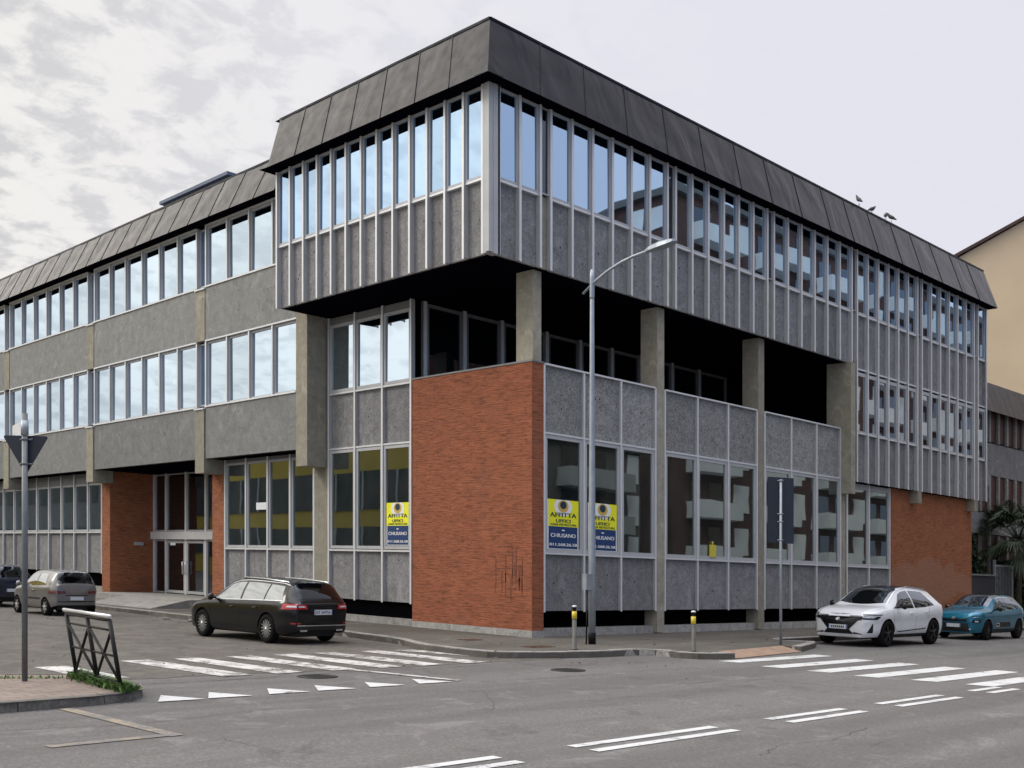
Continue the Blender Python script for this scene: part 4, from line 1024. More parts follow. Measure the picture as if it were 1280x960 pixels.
def tar_seam(pts, w):
    mb = MB(); P_ = []
    for (xa, ya), (xb, yb) in zip(pts, pts[1:]):
        n_ = max(2, int(math.hypot(xb-xa, yb-ya)/.12))
        for k in range(n_): t_ = k/n_; P_.append((xa+(xb-xa)*t_+rnd.gauss(0, .018), ya+(yb-ya)*t_+rnd.gauss(0, .018)))
    V = []
    for i, (x, y) in enumerate(P_):
        ww = w*rnd.uniform(.25, 1.1); V += [(x, y-ww, .005), (x, y+ww, .005)]
    mb.add(V, [(2*i, 2*i+1, 2*i+3, 2*i+2) for i in range(len(P_)-1)])
    structure(mb.build('road_crack', M['tar'], shear=True))
tar_seam([(11.9, 13.75), (13.6, 13.55), (15.6, 13.6), (18.0, 13.35)], .010)
tar_seam([(12.4, 12.1), (14.0, 11.6), (15.6, 11.7), (17.3, 11.2)], .009)
tar_seam([(8.2, 12.2), (9.3, 11.2), (10.4, 10.6), (11.8, 10.4)], .006)
tar_seam([(9.6, 6.6), (10.4, 6.9), (11.2, 6.7), (12.6, 7.0)], .006)
tar_seam([(4.2, 12.6), (5.6, 12.3), (7.4, 12.6), (9.0, 12.0)], .006)
tar_seam([(6.8, 16.1), (8.6, 16.0), (10.6, 16.15), (13.0, 16.0), (15.3, 16.2)], .014)
mb = MB()
for k in range(420):
    zone = rnd.random()
    if zone < .45: x, y = 15.95+rnd.gauss(0, .22), rnd.uniform(19, 46)
    elif zone < .6: x, y = rnd.uniform(15.2, 26), 14.2+rnd.gauss(0, .9)
    elif zone < .8: x, y = rnd.uniform(7.2, 15.6), rnd.uniform(16.2, 34)
    else: x, y = rnd.uniform(16, 30), rnd.uniform(16.6, 20)
    z_ = .131 if (x > 16.4 and y > 16.6) else .018
    if 19 < x < 26 and 13.6 < y < 16.6: continue
    r_ = rnd.uniform(.015, .05); a = rnd.uniform(0, 6.28)
    mb.add([(x+r_*math.cos(a), y+r_*math.sin(a), z_), (x-r_*.5*math.sin(a), y+r_*.5*math.cos(a), z_+rnd.uniform(.004, .02)), (x-r_*math.cos(a), y-r_*math.sin(a), z_), (x+r_*.5*math.sin(a), y-r_*.5*math.cos(a), z_+.003)], [(0, 1, 2, 3)])
tag(mb.build('leaf_litter', M['litter'], shear=True, fixn=False), 'scattered dry leaves and grit along the kerb and in the gutter', 'litter', kind='stuff')
# rubble by the kerb of the side road and at the near corner
def rock(u, v, r, z, rnd):
    mb = MB(); n = 9; V = []
    for j in range(5):
        for k in range(n):
            ph = math.pi*(j/4-.5); q = r*rnd.uniform(.75, 1.1)
            V.append((u+q*math.cos(ph)*math.cos(6.283*k/n)*1.4, v+q*math.cos(ph)*math.sin(6.283*k/n), z+max(0, q*.6*(math.sin(ph)+.6))))
    F = [(j*n+k, j*n+(k+1) % n, (j+1)*n+(k+1) % n, (j+1)*n+k) for j in range(4) for k in range(n)]+[tuple(4*n+k for k in range(n))]
    mb.add(V, F); return mb
rnd = random.Random(2)
for u, v, r, lb in ((5.55, 18.3, .34, 'largest lump of broken grey concrete behind the give way sign post'), (15.75, 31.2, .12, 'dark lump of debris lying in the gutter of the side road'), (15.6, 32.6, .09, 'small lump of debris in the gutter nearer the silver car')):
    tag(rock(u, v, r, 0.0, rnd).build('rubble_lump', M['rubble'], shear=True), lb, 'rubble')

# ------------------------------------------------------------------ pigeons on the roof edge
def pigeon(u, v, z, az, label, up=1.):
    t = thing('pigeon', (u, v, z+g(u, v)), label, 'bird', 'pigeons on the right roof edge')
    d = Vector((math.cos(az), math.sin(az), 0))
    mb = MB(); pts = [(-.20, .05), (-.12, .09), (-.04, .13), (.04, .16), (.10, .21), (.13, .26), (.155, .275), (.19, .262)]; rs = [.012, .04, .068, .075, .055, .034, .034, .008]
    mb.tube([(d.x*x*1.0, d.y*x*1.0, z_*up+.03) for x, z_ in pts], rs, 10)
    mb.tube([(d.x*.0-.02*d.y, d.y*.0+.02*d.x, .11), (-.02*d.y, .02*d.x, 0)], .008, 5); mb.tube([(.02*d.y, -.02*d.x, .11), (.02*d.y, -.02*d.x, 0)], .008, 5)
    o = mb.build('body', M['pigeon'], t); t.scale = (.95, .95, .95)
zt = 15.295
pigeon(35.43, VT-FT-.02, zt, 1.2, 'grey pigeon on the roof edge, highest and leftmost of the four', 1.5)
pigeon(36.35, VT-FT-.02, zt, -.4, 'grey pigeon crouching on the roof edge, second of the four from the left', .8)
pigeon(37.37, VT-FT-.02, zt, .3, 'grey pigeon on the roof edge, third of the four from the left')
pigeon(37.83, VT-FT-.02, zt, 2.0, 'grey pigeon upright on the roof edge, rightmost of the four', 1.3)
# CARS
# ------------------------------------------------------------------ cars
def paint_mat(name, col, metal=.3, rough=.28, coat=1.):
    m, nt, b = new_mat(name); b.inputs['Base Color'].default_value = (*col, 1)
    v = coords(nt, 'Object')
    nt.links.new(rampc(nt, noise(nt, v, 1.5, 4), [(.3, tuple(c*.93 for c in col)), (.7, tuple(min(1, c*1.05) for c in col))]), b.inputs['Base Color'])
    b.inputs['Metallic'].default_value = metal; b.inputs['Roughness'].default_value = rough
    b.inputs['Coat Weight'].default_value = coat; b.inputs['Coat Roughness'].default_value = .04; b.inputs['Specular IOR Level'].default_value = .3
    return m
M['car_black'] = paint_mat('black car paint', (.003, .003, .004), .0, .28, .32)
M['car_white'] = paint_mat('white car paint', (.70, .71, .73), 0, .3)
M['car_silver'] = paint_mat('silver beige car paint', (.21, .203, .195), .55, .36)
M['car_teal'] = paint_mat('teal car paint', (.008, .15, .24), .45, .3)
M['car_navy'] = paint_mat('dark navy car paint', (.012, .018, .035), .3, .3)
M['car_glass'] = glass('car window', (.006, .007, .008), (.9, .95, 1), .10)
M['car_glass_rear'] = glass('dark rear window', (.003, .003, .004), (.9, .95, 1), .035)
M['car_glass_bright'] = glass('bright car window', (.02, .022, .024), (.95, .98, 1), .38)
M['trim'] = simple('black plastic trim', (.012, .012, .013), .55, 0, .2, 6)
M['gloss_black'] = simple('gloss black trim', (.006, .006, .008), .15, 0, .1, 3)
M['tyre'] = simple('tyre rubber', (.010, .010, .010), .9, 0, .2, 12, spec=.12)
M['rim'] = simple('alloy rim', (.52, .52, .53), .3, .7, .08, 5)
M['rim_dark'] = simple('dark alloy rim', (.012, .012, .013), .4, 0., .2, 5, spec=.3)
M['chrome'] = simple('bright trim', (.72, .73, .75), .18, .9, .04, 4)
M['lamp_red'] = simple('red lamp glass', (.42, .012, .014), .15, 0, .12, 5, coat=1)
M['lamp_darkred'] = simple('dark red lamp glass', (.12, .012, .014), .2, 0, .12, 5, coat=1)
M['lamp_white'] = simple('clear lamp glass', (.70, .70, .72), .12, .2, .08, 9, coat=1)
M['plate'] = simple('number plate white', (.62, .63, .64), .45, 0, .04, 4)
M['plate_blue'] = simple('number plate blue', (.02, .06, .30), .4, 0, .05, 4)

def pchip(pts):
    xs = [p[0] for p in pts]; ys = [p[1] for p in pts]; n = len(xs)
    h = [xs[i+1]-xs[i] for i in range(n-1)]; d = [(ys[i+1]-ys[i])/h[i] for i in range(n-1)]
    m = [d[0]]+[0 if d[i-1]*d[i] <= 0 else 2*d[i-1]*d[i]/(d[i-1]+d[i]) for i in range(1, n-1)]+[d[-1]]
    def f(x):
        if x <= xs[0]: return ys[0]
        if x >= xs[-1]: return ys[-1]
        i = max(k for k in range(n-1) if xs[k] <= x); t = (x-xs[i])/h[i]
        return (ys[i]*(1+2*t)*(1-t)**2+m[i]*h[i]*t*(1-t)**2+ys[i+1]*t*t*(3-2*t)+m[i+1]*h[i]*t*t*(t-1))
    return f
SIDE = pchip([(0, .90), (.10, .955), (.30, .985), (.52, .985), (.72, 1.0), (.88, .985), (1, .945)])
class Car:
    def __init__(s, **k):
        s.__dict__.update(k)
        s.top = pchip(s.top_pts); s.belt = pchip(s.belt_pts); s.wr = pchip(s.roof_pts)
        s.x0, s.x1 = s.top_pts[0][0], s.top_pts[-1][0]
        s.ring = {}
    def hw(s, x):
        def end(d, r, lo): return lo+(1-lo)*(1-max(0, 1-d/r)**2.3) if d < r else 1.
        return s.W*end(x-s.x0, s.rr, s.rlo)*end(s.x1-x, s.fr, s.flo)
    def zsill(s, x):
        z = s.sill
        d0, d1 = x-s.x0, s.x1-x
        if d0 < .5: z += (1-d0/.5)**2*s.rear_up
        if d1 < .6: z += (1-d1/.6)**2*s.front_up
        return z
    def zbot(s, x):
        z = s.zsill(x)
        for xw in (s.xr, s.xf):
            d = abs(x-xw)
            if d < s.ra: z = max(z, s.rw+math.sqrt(max(0, s.ra**2-d*d)))
        return z
    def yside(s, x, z):
        zb, zs = s.belt(x), s.sill
        return s.hw(x)*SIDE(min(1, max(0, (z-zs)/(zb-zs))))
    def upper(s, x):
        """section from the belt over the roof edge to the centre, (y, z)"""
        w = s.hw(x); zb, zt = s.belt(x), s.top(x); zt = max(zt, zb+.02); cr = min(s.crown, (zt-zb)*.45)
        wr = min(s.wr(x), w*.93); zr = zt-cr; yb = w*.945
        P = [(yb, zb), (yb+(wr-yb)*.46+.012, zb+(zr-zb)*.5), (wr, zr), (wr*.90, zt-cr*.45), (wr*.62, zt-cr*.12), (0, zt)]
        out = []
        Q = [(2*P[0][0]-P[1][0], 2*P[0][1]-P[1][1])]+P+[(-P[-2][0], P[-2][1])]
        for i in range(1, len(Q)-2):
            for k in range(5):
                t = k/5; a, b, c, d = Q[i-1], Q[i], Q[i+1], Q[i+2]
                out.append(tuple(.5*((2*b[j])+(-a[j]+c[j])*t+(2*a[j]-5*b[j]+4*c[j]-d[j])*t*t+(-a[j]+3*b[j]-3*c[j]+d[j])*t**3) for j in (0, 1)))
        out.append(P[-1]); return out
    def sect(s, x):
        zb = s.zbot(x); zt = s.belt(x); n = 14
        lo = []
        for k in range(n):
            z = zb+(zt-zb)*k/n; lo.append((s.yside(x, z), z))
        return lo+s.upper(x)
    def yz_side(s, x, z):            # y of the skin at (x, z), lower side or glasshouse
        if z <= s.belt(x): return s.yside(x, z)
        u = s.upper(x)
        for a, b in zip(u, u[1:]):
            if a[1] <= z <= b[1] and b[1] > a[1]: return a[0]+(b[0]-a[0])*(z-a[1])/(b[1]-a[1])
        return u[-1][0]
    def z_top(s, x, y):
        u = s.upper(x); y = abs(y)
        for a, b in zip(u, u[1:]):
            if b[0] <= y <= a[0] and a[0] > b[0]: return a[1]+(b[1]-a[1])*(a[0]-y)/(a[0]-b[0])
        return u[0][1]
    def cap(s, front):
        x = s.x1 if front else s.x0; S = s.sect(x)
        return x, S+[(-y, z) for y, z in reversed(S[:-1])]
    def xcap(s, front, y, z):
        x, O = s.cap(front); zc = s.zc; b = s.fb if front else s.rb; r = math.hypot(y, z-zc)
        if r < 1e-6: return x+(b if front else -b)
        best = None; dx, dz = y/r, (z-zc)/r
        for p, q in zip(O, O[1:]+O[:1]):
            ax, az, bx, bz = p[0], p[1]-zc, q[0], q[1]-zc
            den = (bx-ax)*dz-(bz-az)*dx
            if abs(den) < 1e-9: continue
            t = (az*dx-ax*dz)/den
            if -1e-6 <= t <= 1+1e-6:
                rr = (ax+(bx-ax)*t)*dx+(az+(bz-az)*t)*dz
                if rr > 0 and (best is None or rr > best): best = rr
        sc = min(1, r/best) if best else 1
        return x+(b if front else -b)*(1-sc*sc)
def car_build(c, name, label, pos, yaw, parts_fn, scale=1.):
    u, v, z0 = pos
    f = Vector((math.cos(yaw), math.sin(yaw), 0)); f.z = g(f.x, f.y); f.normalize()
    l = Vector((-math.sin(yaw), math.cos(yaw), 0)); l.z = g(l.x, l.y); l = (l-f*l.dot(f)).normalized(); up = f.cross(l)
    m = Matrix((f, l, up)).transposed().to_4x4() @ Matrix.Diagonal((scale[0], scale[1], scale[2], 1))
    t = thing(name, (u, v, g(u, v)+z0), label, 'car'); t.matrix_world = Matrix.Translation((u, v, g(u, v)+z0)) @ m
    P = lambda mb, nm, mats, parent=None, lab=None: mb_local(mb, nm, mats, parent or t, lab)
    # body shell
    xs = set()
    n = 96
    for k in range(n+1): xs.add(round(c.x0+(c.x1-c.x0)*k/n, 4))
    for xw in (c.xr, c.xf):
        for k in range(-12, 13): xs.add(round(xw+c.ra*math.sin(k/12*math.pi/2)*.9999, 4))
        xs.add(round(xw-c.ra-.002, 4)); xs.add(round(xw+c.ra+.002, 4))
    for e in (.02, .05, .09): xs.add(round(c.x0+e, 4)); xs.add(round(c.x1-e, 4))
    xs = sorted(xs); xs = [x for i, x in enumerate(xs) if i == 0 or x-xs[i-1] > .0015]
    mb = MB(); mb.smooth = True
    S = [c.sect(x) for x in xs]; m_ = len(S[0])
    V = []
    for x, sec in zip(xs, S):
        V += [(x, y, z) for y, z in sec]+[(x, -y, z) for y, z in reversed(sec[:-1])]
    w = 2*m_-1; F = []
    for i in range(len(xs)-1):
        for j in range(w-1): F.append((i*w+j, i*w+j+1, (i+1)*w+j+1, (i+1)*w+j))
    mb.add(V, F)
    for front in (False, True):
        x, O = c.cap(front); off = 0 if not front else (len(xs)-1)*w; b = c.fb if front else -c.rb
        prev = [off+j for j in range(w)]
        for sc in (.94, .85, .7, .5, .25):
            base_ = len(mb.v); mb.v += [(x+b*(1-sc*sc), y*sc, c.zc+(z-c.zc)*sc) for y, z in O]
            cur = [base_+j for j in range(w)]
            for j in range(w):
                mb.f.append([prev[j], prev[(j+1) % w], cur[(j+1) % w], cur[j]]); mb.mi.append(0); mb.sm.append(True)
            prev = cur
        mb.f.append(prev); mb.mi.append(0); mb.sm.append(True)
    P(mb, 'body', c.mat)
    # dark underbody and wheel housings
    mb = MB()
    mb.box(c.x0+.25, c.x1-.3, -c.W*.62, c.W*.62, c.sill-.05, c.belt(0)-.12); mb.box(c.xr+c.ra+.02, c.xf-c.ra-.02, -c.W*.86, c.W*.86, c.sill-.0, c.sill+.12)
    P(mb, 'underbody', M['trim'])
    mb = MB()
    for xw in (c.xr, c.xf):
        for sgn in (1, -1):
            vs = []; nn = 20
            for k in range(nn+1):
                a = math.pi*k/nn; 
                xx, zz = xw+(c.ra+.004)*math.cos(a), c.rw+(c.ra+.004)*math.sin(a)
                vs += [(xx, sgn*(c.yz_side(xx, min(zz, c.belt(xx)))-.012), zz), (xx, sgn*c.W*.6, zz)]
            mb.add(vs, [(2*k, 2*k+1, 2*k+3, 2*k+2) for k in range(nn)])
    P(mb, 'wheel_housing', M['trim'])
    # wheels
    for xw in (c.xr, c.xf):
        for sgn in (1, -1):
            yo = c.W*.985; r = c.rw-.003; tw = .21
            wl = MB(); wl.smooth = True
            prof = [(r*.66, 0), (r*.72, .012), (r*.93, .0), (r*.985, -.025), (r, -.05), (r, -tw+.05), (r*.98, -tw+.02), (r*.7, -tw)]
            wl.lathe([(rr, sgn*(yo+dy)-0) for rr, dy in prof], c=(xw, 0, c.rw), n=36, axis='Y', cap=False)
            wheel = P(wl, 'wheel', M['tyre'])
            rm = MB(); R_ = r*.69
            rm.lathe([(R_*.2, 0), (R_, .004*sgn), (R_, .03*sgn), (R_*.93, .03*sgn), (R_*.90, .0)], c=(xw, sgn*(yo-.03), c.rw), n=36, axis='Y')
            rm.cur = 1
            ns = c.spokes; 
            for k in range(ns):
                a = 2*math.pi*(k+.2)/ns; ca, sa = math.cos(a), math.sin(a); wd = c.spoke_w
                q = []
                for rr, ww, yy in ((R_*.14, wd*.8, .018), (R_*.96, wd, .004)):
                    for e in (-1, 1):
                        for dy in (0, 1): q.append((xw+rr*ca-e*ww*sa, sgn*(yo-.03+yy*1.2+dy*.018), c.rw+rr*sa+e*ww*ca))
                rm.add(q, [(0, 1, 3, 2), (4, 6, 7, 5), (0, 4, 5, 1), (2, 3, 7, 6), (1, 5, 7, 3), (0, 2, 6, 4)])
            rm.lathe([(R_*.2, 0), (R_*.2, .04*sgn), (0, .045*sgn)], c=(xw, sgn*(yo-.03), c.rw), n=14, axis='Y')
            P(rm, 'rim', [M['tyre'], M[c.rim]], wheel)
    parts_fn(c, P, t)
    return t
def mb_local(mb, name, mats, parent, label=None):
    if not isinstance(mats, (list, tuple)): mats = [mats]
    o = mb.build(name, mats, None, fixn=True); o.parent = parent
    if 'wheel' in parent.name or 'mirror' in parent.name or 'door' in parent.name or 'tail' in parent.name or 'number' in parent.name:
        o.location = o.location-parent.location
    if label: o['label'] = label
    return o
# patches that follow the body skin
def side_patch(c, mb, xb0, xb1, xt0, xt1, lo, hi, sgn, off=.006, nu=14, nv=6):
    def fn(a, b):
        x = (xb0+(xb1-xb0)*a)*(1-b)+(xt0+(xt1-xt0)*a)*b
        zl = lo(x) if callable(lo) else lo; zh = hi(x) if callable(hi) else hi
        z = zl+(zh-zl)*b; return (x, sgn*(c.yz_side(x, z)+off), z)
    mb.grid(fn, nu, nv)
def top_patch(c, mb, x0, x1, yf, off=.006, nu=14, nv=12, curve=0.):
    """x0 / x1: edge x at the centre; yf(x): half width; curve pulls the corners back"""
    def fn(a, b):
        s = a*2-1; xa = x0-curve*s*s; xb = x1-curve*s*s*.6; x = xa+(xb-xa)*b
        y = s*yf(x); return (x, y, c.z_top(x, y)+off)
    mb.grid(fn, nu, nv)
def cap_patch(c, mb, front, quad, off=.008, nu=12, nv=4):
    """quad: (y,z) corners bottom-left, bottom-right, top-right, top-left"""
    a0, a1, a2, a3 = quad
    def fn(a, b):
        y = (a0[0]+(a1[0]-a0[0])*a)*(1-b)+(a3[0]+(a2[0]-a3[0])*a)*b; z = (a0[1]+(a1[1]-a0[1])*a)*(1-b)+(a3[1]+(a2[1]-a3[1])*a)*b
        return (c.xcap(front, y, z)+(off if front else -off), y, z)
    mb.grid(fn, nu, nv)
def seam(c, mb, pts, sgn, w=.005, off=.002):
    """thin dark shut line along (x, z) points on the body side"""
    P_ = []
    for (xa, za), (xb, zb_) in zip(pts, pts[1:]):
        for k in range(6): t = k/6; P_.append((xa+(xb-xa)*t, za+(zb_-za)*t))
    P_.append(pts[-1]); V = []
    for i, (x, z) in enumerate(P_):
        a, b = P_[max(0, i-1)], P_[min(len(P_)-1, i+1)]; d = Vector((b[0]-a[0], b[1]-a[1])).normalized(); nx, nz = -d.y*w, d.x*w
        for e in (-1, 1): V.append((x+e*nx, sgn*(c.yz_side(x+e*nx, z+e*nz)+off), z+e*nz))
    mb.add(V, [(2*i, 2*i+1, 2*i+3, 2*i+2) for i in range(len(P_)-1)])
def mirror(c, P, x, z, sgn, mat):
    mb = MB(); y = c.yz_side(x, z)
    pts = [(x+.05, y+.02, z+.0), (x+.04, y+.10, z+.03), (x+.02, y+.17, z+.04), (x+.02, y+.23, z+.03), (x+.01, y+.26, z+.02)]
    rs = [.03, .045, .085, .085, .03]; n = 12; V = []
    for p, r in zip(pts, rs):
        for k in range(n):
            a = 2*math.pi*k/n; V.append((p[0]+r*.85*math.cos(a), sgn*p[1], p[2]+r*math.sin(a)))
    F = [(i*n+k, i*n+(k+1) % n, (i+1)*n+(k+1) % n, (i+1)*n+k) for i in range(4) for k in range(n)]+[tuple(range(n)), tuple(4*n+k for k in range(n))]
    mb.smooth = True; mb.add(V, F); P(mb, 'wing_mirror', mat)
def handle(c, P, x, z, sgn, mat):
    mb = MB(); y = c.yz_side(x, z)
    mb.tube([(x-.09, sgn*(y+.004), z), (x-.07, sgn*(y+.028), z), (x+.07, sgn*(y+.028), z), (x+.09, sgn*(y+.004), z)], .013, 8); P(mb, 'door_handle', mat)
def plate(c, P, front, z, text=None, w=.52, h=.115, y=0., off=.02):
    x = c.xcap(front, y, z); s = 1 if front else -1; x += s*off
    mb = MB(); mb.box(min(x, x-s*.012), max(x, x-s*.012), y-w/2, y+w/2, z-h/2, z+h/2); pl = P(mb, 'number_plate', M['plate'])
    mb = MB()
    for e in (-1, 1): mb.box(min(x, x+s*.002), max(x, x+s*.002), y+e*w*.475-.012, y+e*w*.475+.012, z-h/2+.004, z+h/2-.004)
    P(mb, 'blue_band', M['plate_blue'], pl)
    if text:
        mb = MB(); add_text(mb, text, w*.78, h*.62, lambda a, b, d: (x+s*(.003+d*.2), y+s*a, z+b), .003); P(mb, 'lettering', M['poster_ink'], pl)
def windows_side(c, P, specs, gm, belt_off=.03, roof_off=.035):
    for sgn in (1, -1):
        for (xb0, xb1, xt0, xt1) in specs:
            mb = MB(); side_patch(c, mb, xb0, xb1, xt0, xt1, lambda x: c.belt(x)+belt_off, lambda x: c.upper(x)[10][1]-roof_off, sgn, .006)
            P(mb, 'side_window', gm)

# --- black estate (seen from behind, left side)
est = Car(W=.925, sill=.22, rear_up=.10, front_up=.04, rr=.55, rlo=.78, fr=.75, flo=.60, fb=.10, rb=.05, zc=.62, crown=.085, ra=.375, rw=.335, xf=1.42, xr=-1.43,
    top_pts=[(-2.40, .93), (-2.33, 1.0), (-2.22, 1.14), (-2.08, 1.30), (-1.98, 1.385), (-1.85, 1.415), (-1.3, 1.455), (-.5, 1.485), (.0, 1.48), (.32, 1.43), (.7, 1.28), (1.12, 1.05), (1.28, .985), (1.8, .93), (2.2, .83), (2.42, .70)],
    belt_pts=[(-2.40, .86), (-2.2, .955), (-1.6, .955), (0, .925), (1.1, .90), (1.7, .84), (2.2, .72), (2.42, .60)],
    roof_pts=[(-2.40, .62), (-2.2, .64), (-1.9, .60), (0, .62), (.5, .66), (1.1, .74), (1.4, .74), (2.42, .5)], mat=M['car_black'], rim='rim', spokes=15, spoke_w=.011)
def est_parts(c, P, t):
    windows_side(c, P, [(-2.00, -1.28, -1.80, -1.26), (-1.22, -.30, -1.20, -.28), (-.22, 1.02, -.20, .42)], M['car_glass_bright'])
    mb = MB(); top_patch(c, mb, -2.30, -1.98, lambda x: min(c.wr(x)*1.0, c.hw(x)*.92), .008); P(mb, 'rear_window', M['car_glass_rear'])
    mb = MB(); top_patch(c, mb, 1.16, .42, lambda x: c.wr(x)*.94, .006, curve=.16); P(mb, 'windscreen', M['car_glass'])
    for sgn in (1, -1):
        mb = MB(); side_patch(c, mb, -2.395, -2.02, -2.36, -2.08, .80, .925, sgn, .008, 12, 5); cap_patch(c, mb, False, [(sgn*.44, .81), (sgn*.70, .80), (sgn*.69, .915), (sgn*.46, .90)], .012)
        tl = P(mb, 'tail_lamp', M['lamp_red'])
        mb = MB(); side_patch(c, mb, -2.39, -2.16, -2.37, -2.20, .845, .885, sgn, .013, 8, 3); cap_patch(c, mb, False, [(sgn*.50, .845), (sgn*.69, .845), (sgn*.68, .88), (sgn*.52, .875)], .017); P(mb, 'lamp_strip', M['lamp_white'], tl)
        mb = MB(); side_patch(c, mb, -2.39, -2.28, -2.39, -2.28, .47, .50, sgn, .008, 6, 2); cap_patch(c, mb, False, [(sgn*.62, .47), (sgn*.70, .47), (sgn*.70, .50), (sgn*.62, .50)], .01); P(mb, 'reflector', M['lamp_red'])
        mb = MB(); seam(c, mb, [(-.24, .32), (-.25, .90)], sgn); seam(c, mb, [(1.02, .40), (1.05, .88)], sgn); seam(c, mb, [(-1.26, .90), (-1.17, .72), (-1.06, .62)], sgn); seam(c, mb, [(-1.02, .33), (1.0, .33)], sgn); P(mb, 'door_gap', M['gloss_black'])
        mb = MB(); seam(c, mb, [(-1.98, .985), (-.5, .965), (1.05, .93)], sgn, .008, .009); P(mb, 'window_trim', M['chrome'])
        mb = MB(); seam(c, mb, [(-1.95, 1.33), (-1.7, 1.372), (-1.0, 1.40), (-.3, 1.415), (.1, 1.395), (.42, 1.32), (1.02, .99)], sgn, .007, .009); P(mb, 'window_trim', M['chrome'])
        handle(c, P, -.95, .80, sgn, M['car_black']); handle(c, P, .05, .79, sgn, M['car_black'])
        mirror(c, P, .80, .955, sgn, M['car_black'])
        yr = .60; mb = MB(); mb.tube([(-1.86, sgn*.56, c.z_top(-1.86, .56)), (-1.8, sgn*.57, c.z_top(-1.8, .57)+.035), (-.9, sgn*.585, c.z_top(-.9, .585)+.04), (.0, sgn*.575, c.z_top(0, .575)+.035), (.08, sgn*.57, c.z_top(.08, .57))], .015, 8); P(mb, 'roof_rail', M['chrome'])
        mb = MB(); cap_patch(c, mb, True, [(sgn*.28, .58), (sgn*.52, .60), (sgn*.5, .67), (sgn*.3, .66)], .01); side_patch(c, mb, 2.05, 2.41, 2.0, 2.38, .60, .70, sgn, .008, 10, 4); P(mb, 'headlight', M['lamp_white'])
        mb = MB(); cap_patch(c, mb, False, [(sgn*.42, .30), (sgn*.62, .30), (sgn*.62, .345), (sgn*.42, .345)], .012); P(mb, 'exhaust_tip', M['chrome'])
    mb = MB(); cap_patch(c, mb, False, [(-.70, .335), (.70, .335), (.70, .43), (-.70, .43)], .009); P(mb, 'bumper_insert', M['trim'])
    mb = MB(); cap_patch(c, mb, False, [(-.70, .425), (.70, .425), (.70, .445), (-.70, .445)], .013); P(mb, 'bumper_strip', M['chrome'])
    mb = MB(); cap_patch(c, mb, False, [(-.36, .865), (.36, .865), (.36, .885), (-.36, .885)], .016); P(mb, 'tailgate_trim', M['gloss_black'])
    plate(c, P, False, .735, 'EY 547FA')
    mb = MB(); top_patch(c, mb, -2.02, -1.86, lambda x: .58, .02, 8, 4); P(mb, 'roof_spoiler', M['car_black'])
car_build(est, 'estate_car', 'black estate car with silver spoked wheels parked beside the kerb of the side road', (13.97, 24.05, .004), math.atan2(2.45, -.20), est_parts, (.915, .97, 1.01))

# --- white SUV
suv = Car(W=.92, sill=.27, rear_up=.16, front_up=-.02, rr=.5, rlo=.80, fr=.62, flo=.70, fb=.10, rb=.08, zc=.66, crown=.09, ra=.40, rw=.36, xf=1.33, xr=-1.33,
    top_pts=[(-2.20, 1.02), (-2.12, 1.10), (-1.95, 1.30), (-1.80, 1.45), (-1.62, 1.53), (-1.0, 1.60), (-.3, 1.625), (.1, 1.60), (.4, 1.52), (.75, 1.34), (1.08, 1.15), (1.22, 1.09), (1.6, 1.055), (1.95, .99), (2.12, .90), (2.18, .84)],
    belt_pts=[(-2.20, .95), (-2.0, 1.12), (-1.5, 1.09), (-.8, 1.03), (.3, 1.0), (1.0, 1.0), (1.6, .96), (2.0, .86), (2.18, .76)],
    roof_pts=[(-2.20, .6), (-1.9, .60), (-1.5, .58), (0, .60), (.4, .64), (1.0, .74), (1.3, .78), (2.18, .62)], mat=M['car_white'], rim='rim_dark', spokes=5, spoke_w=.04)
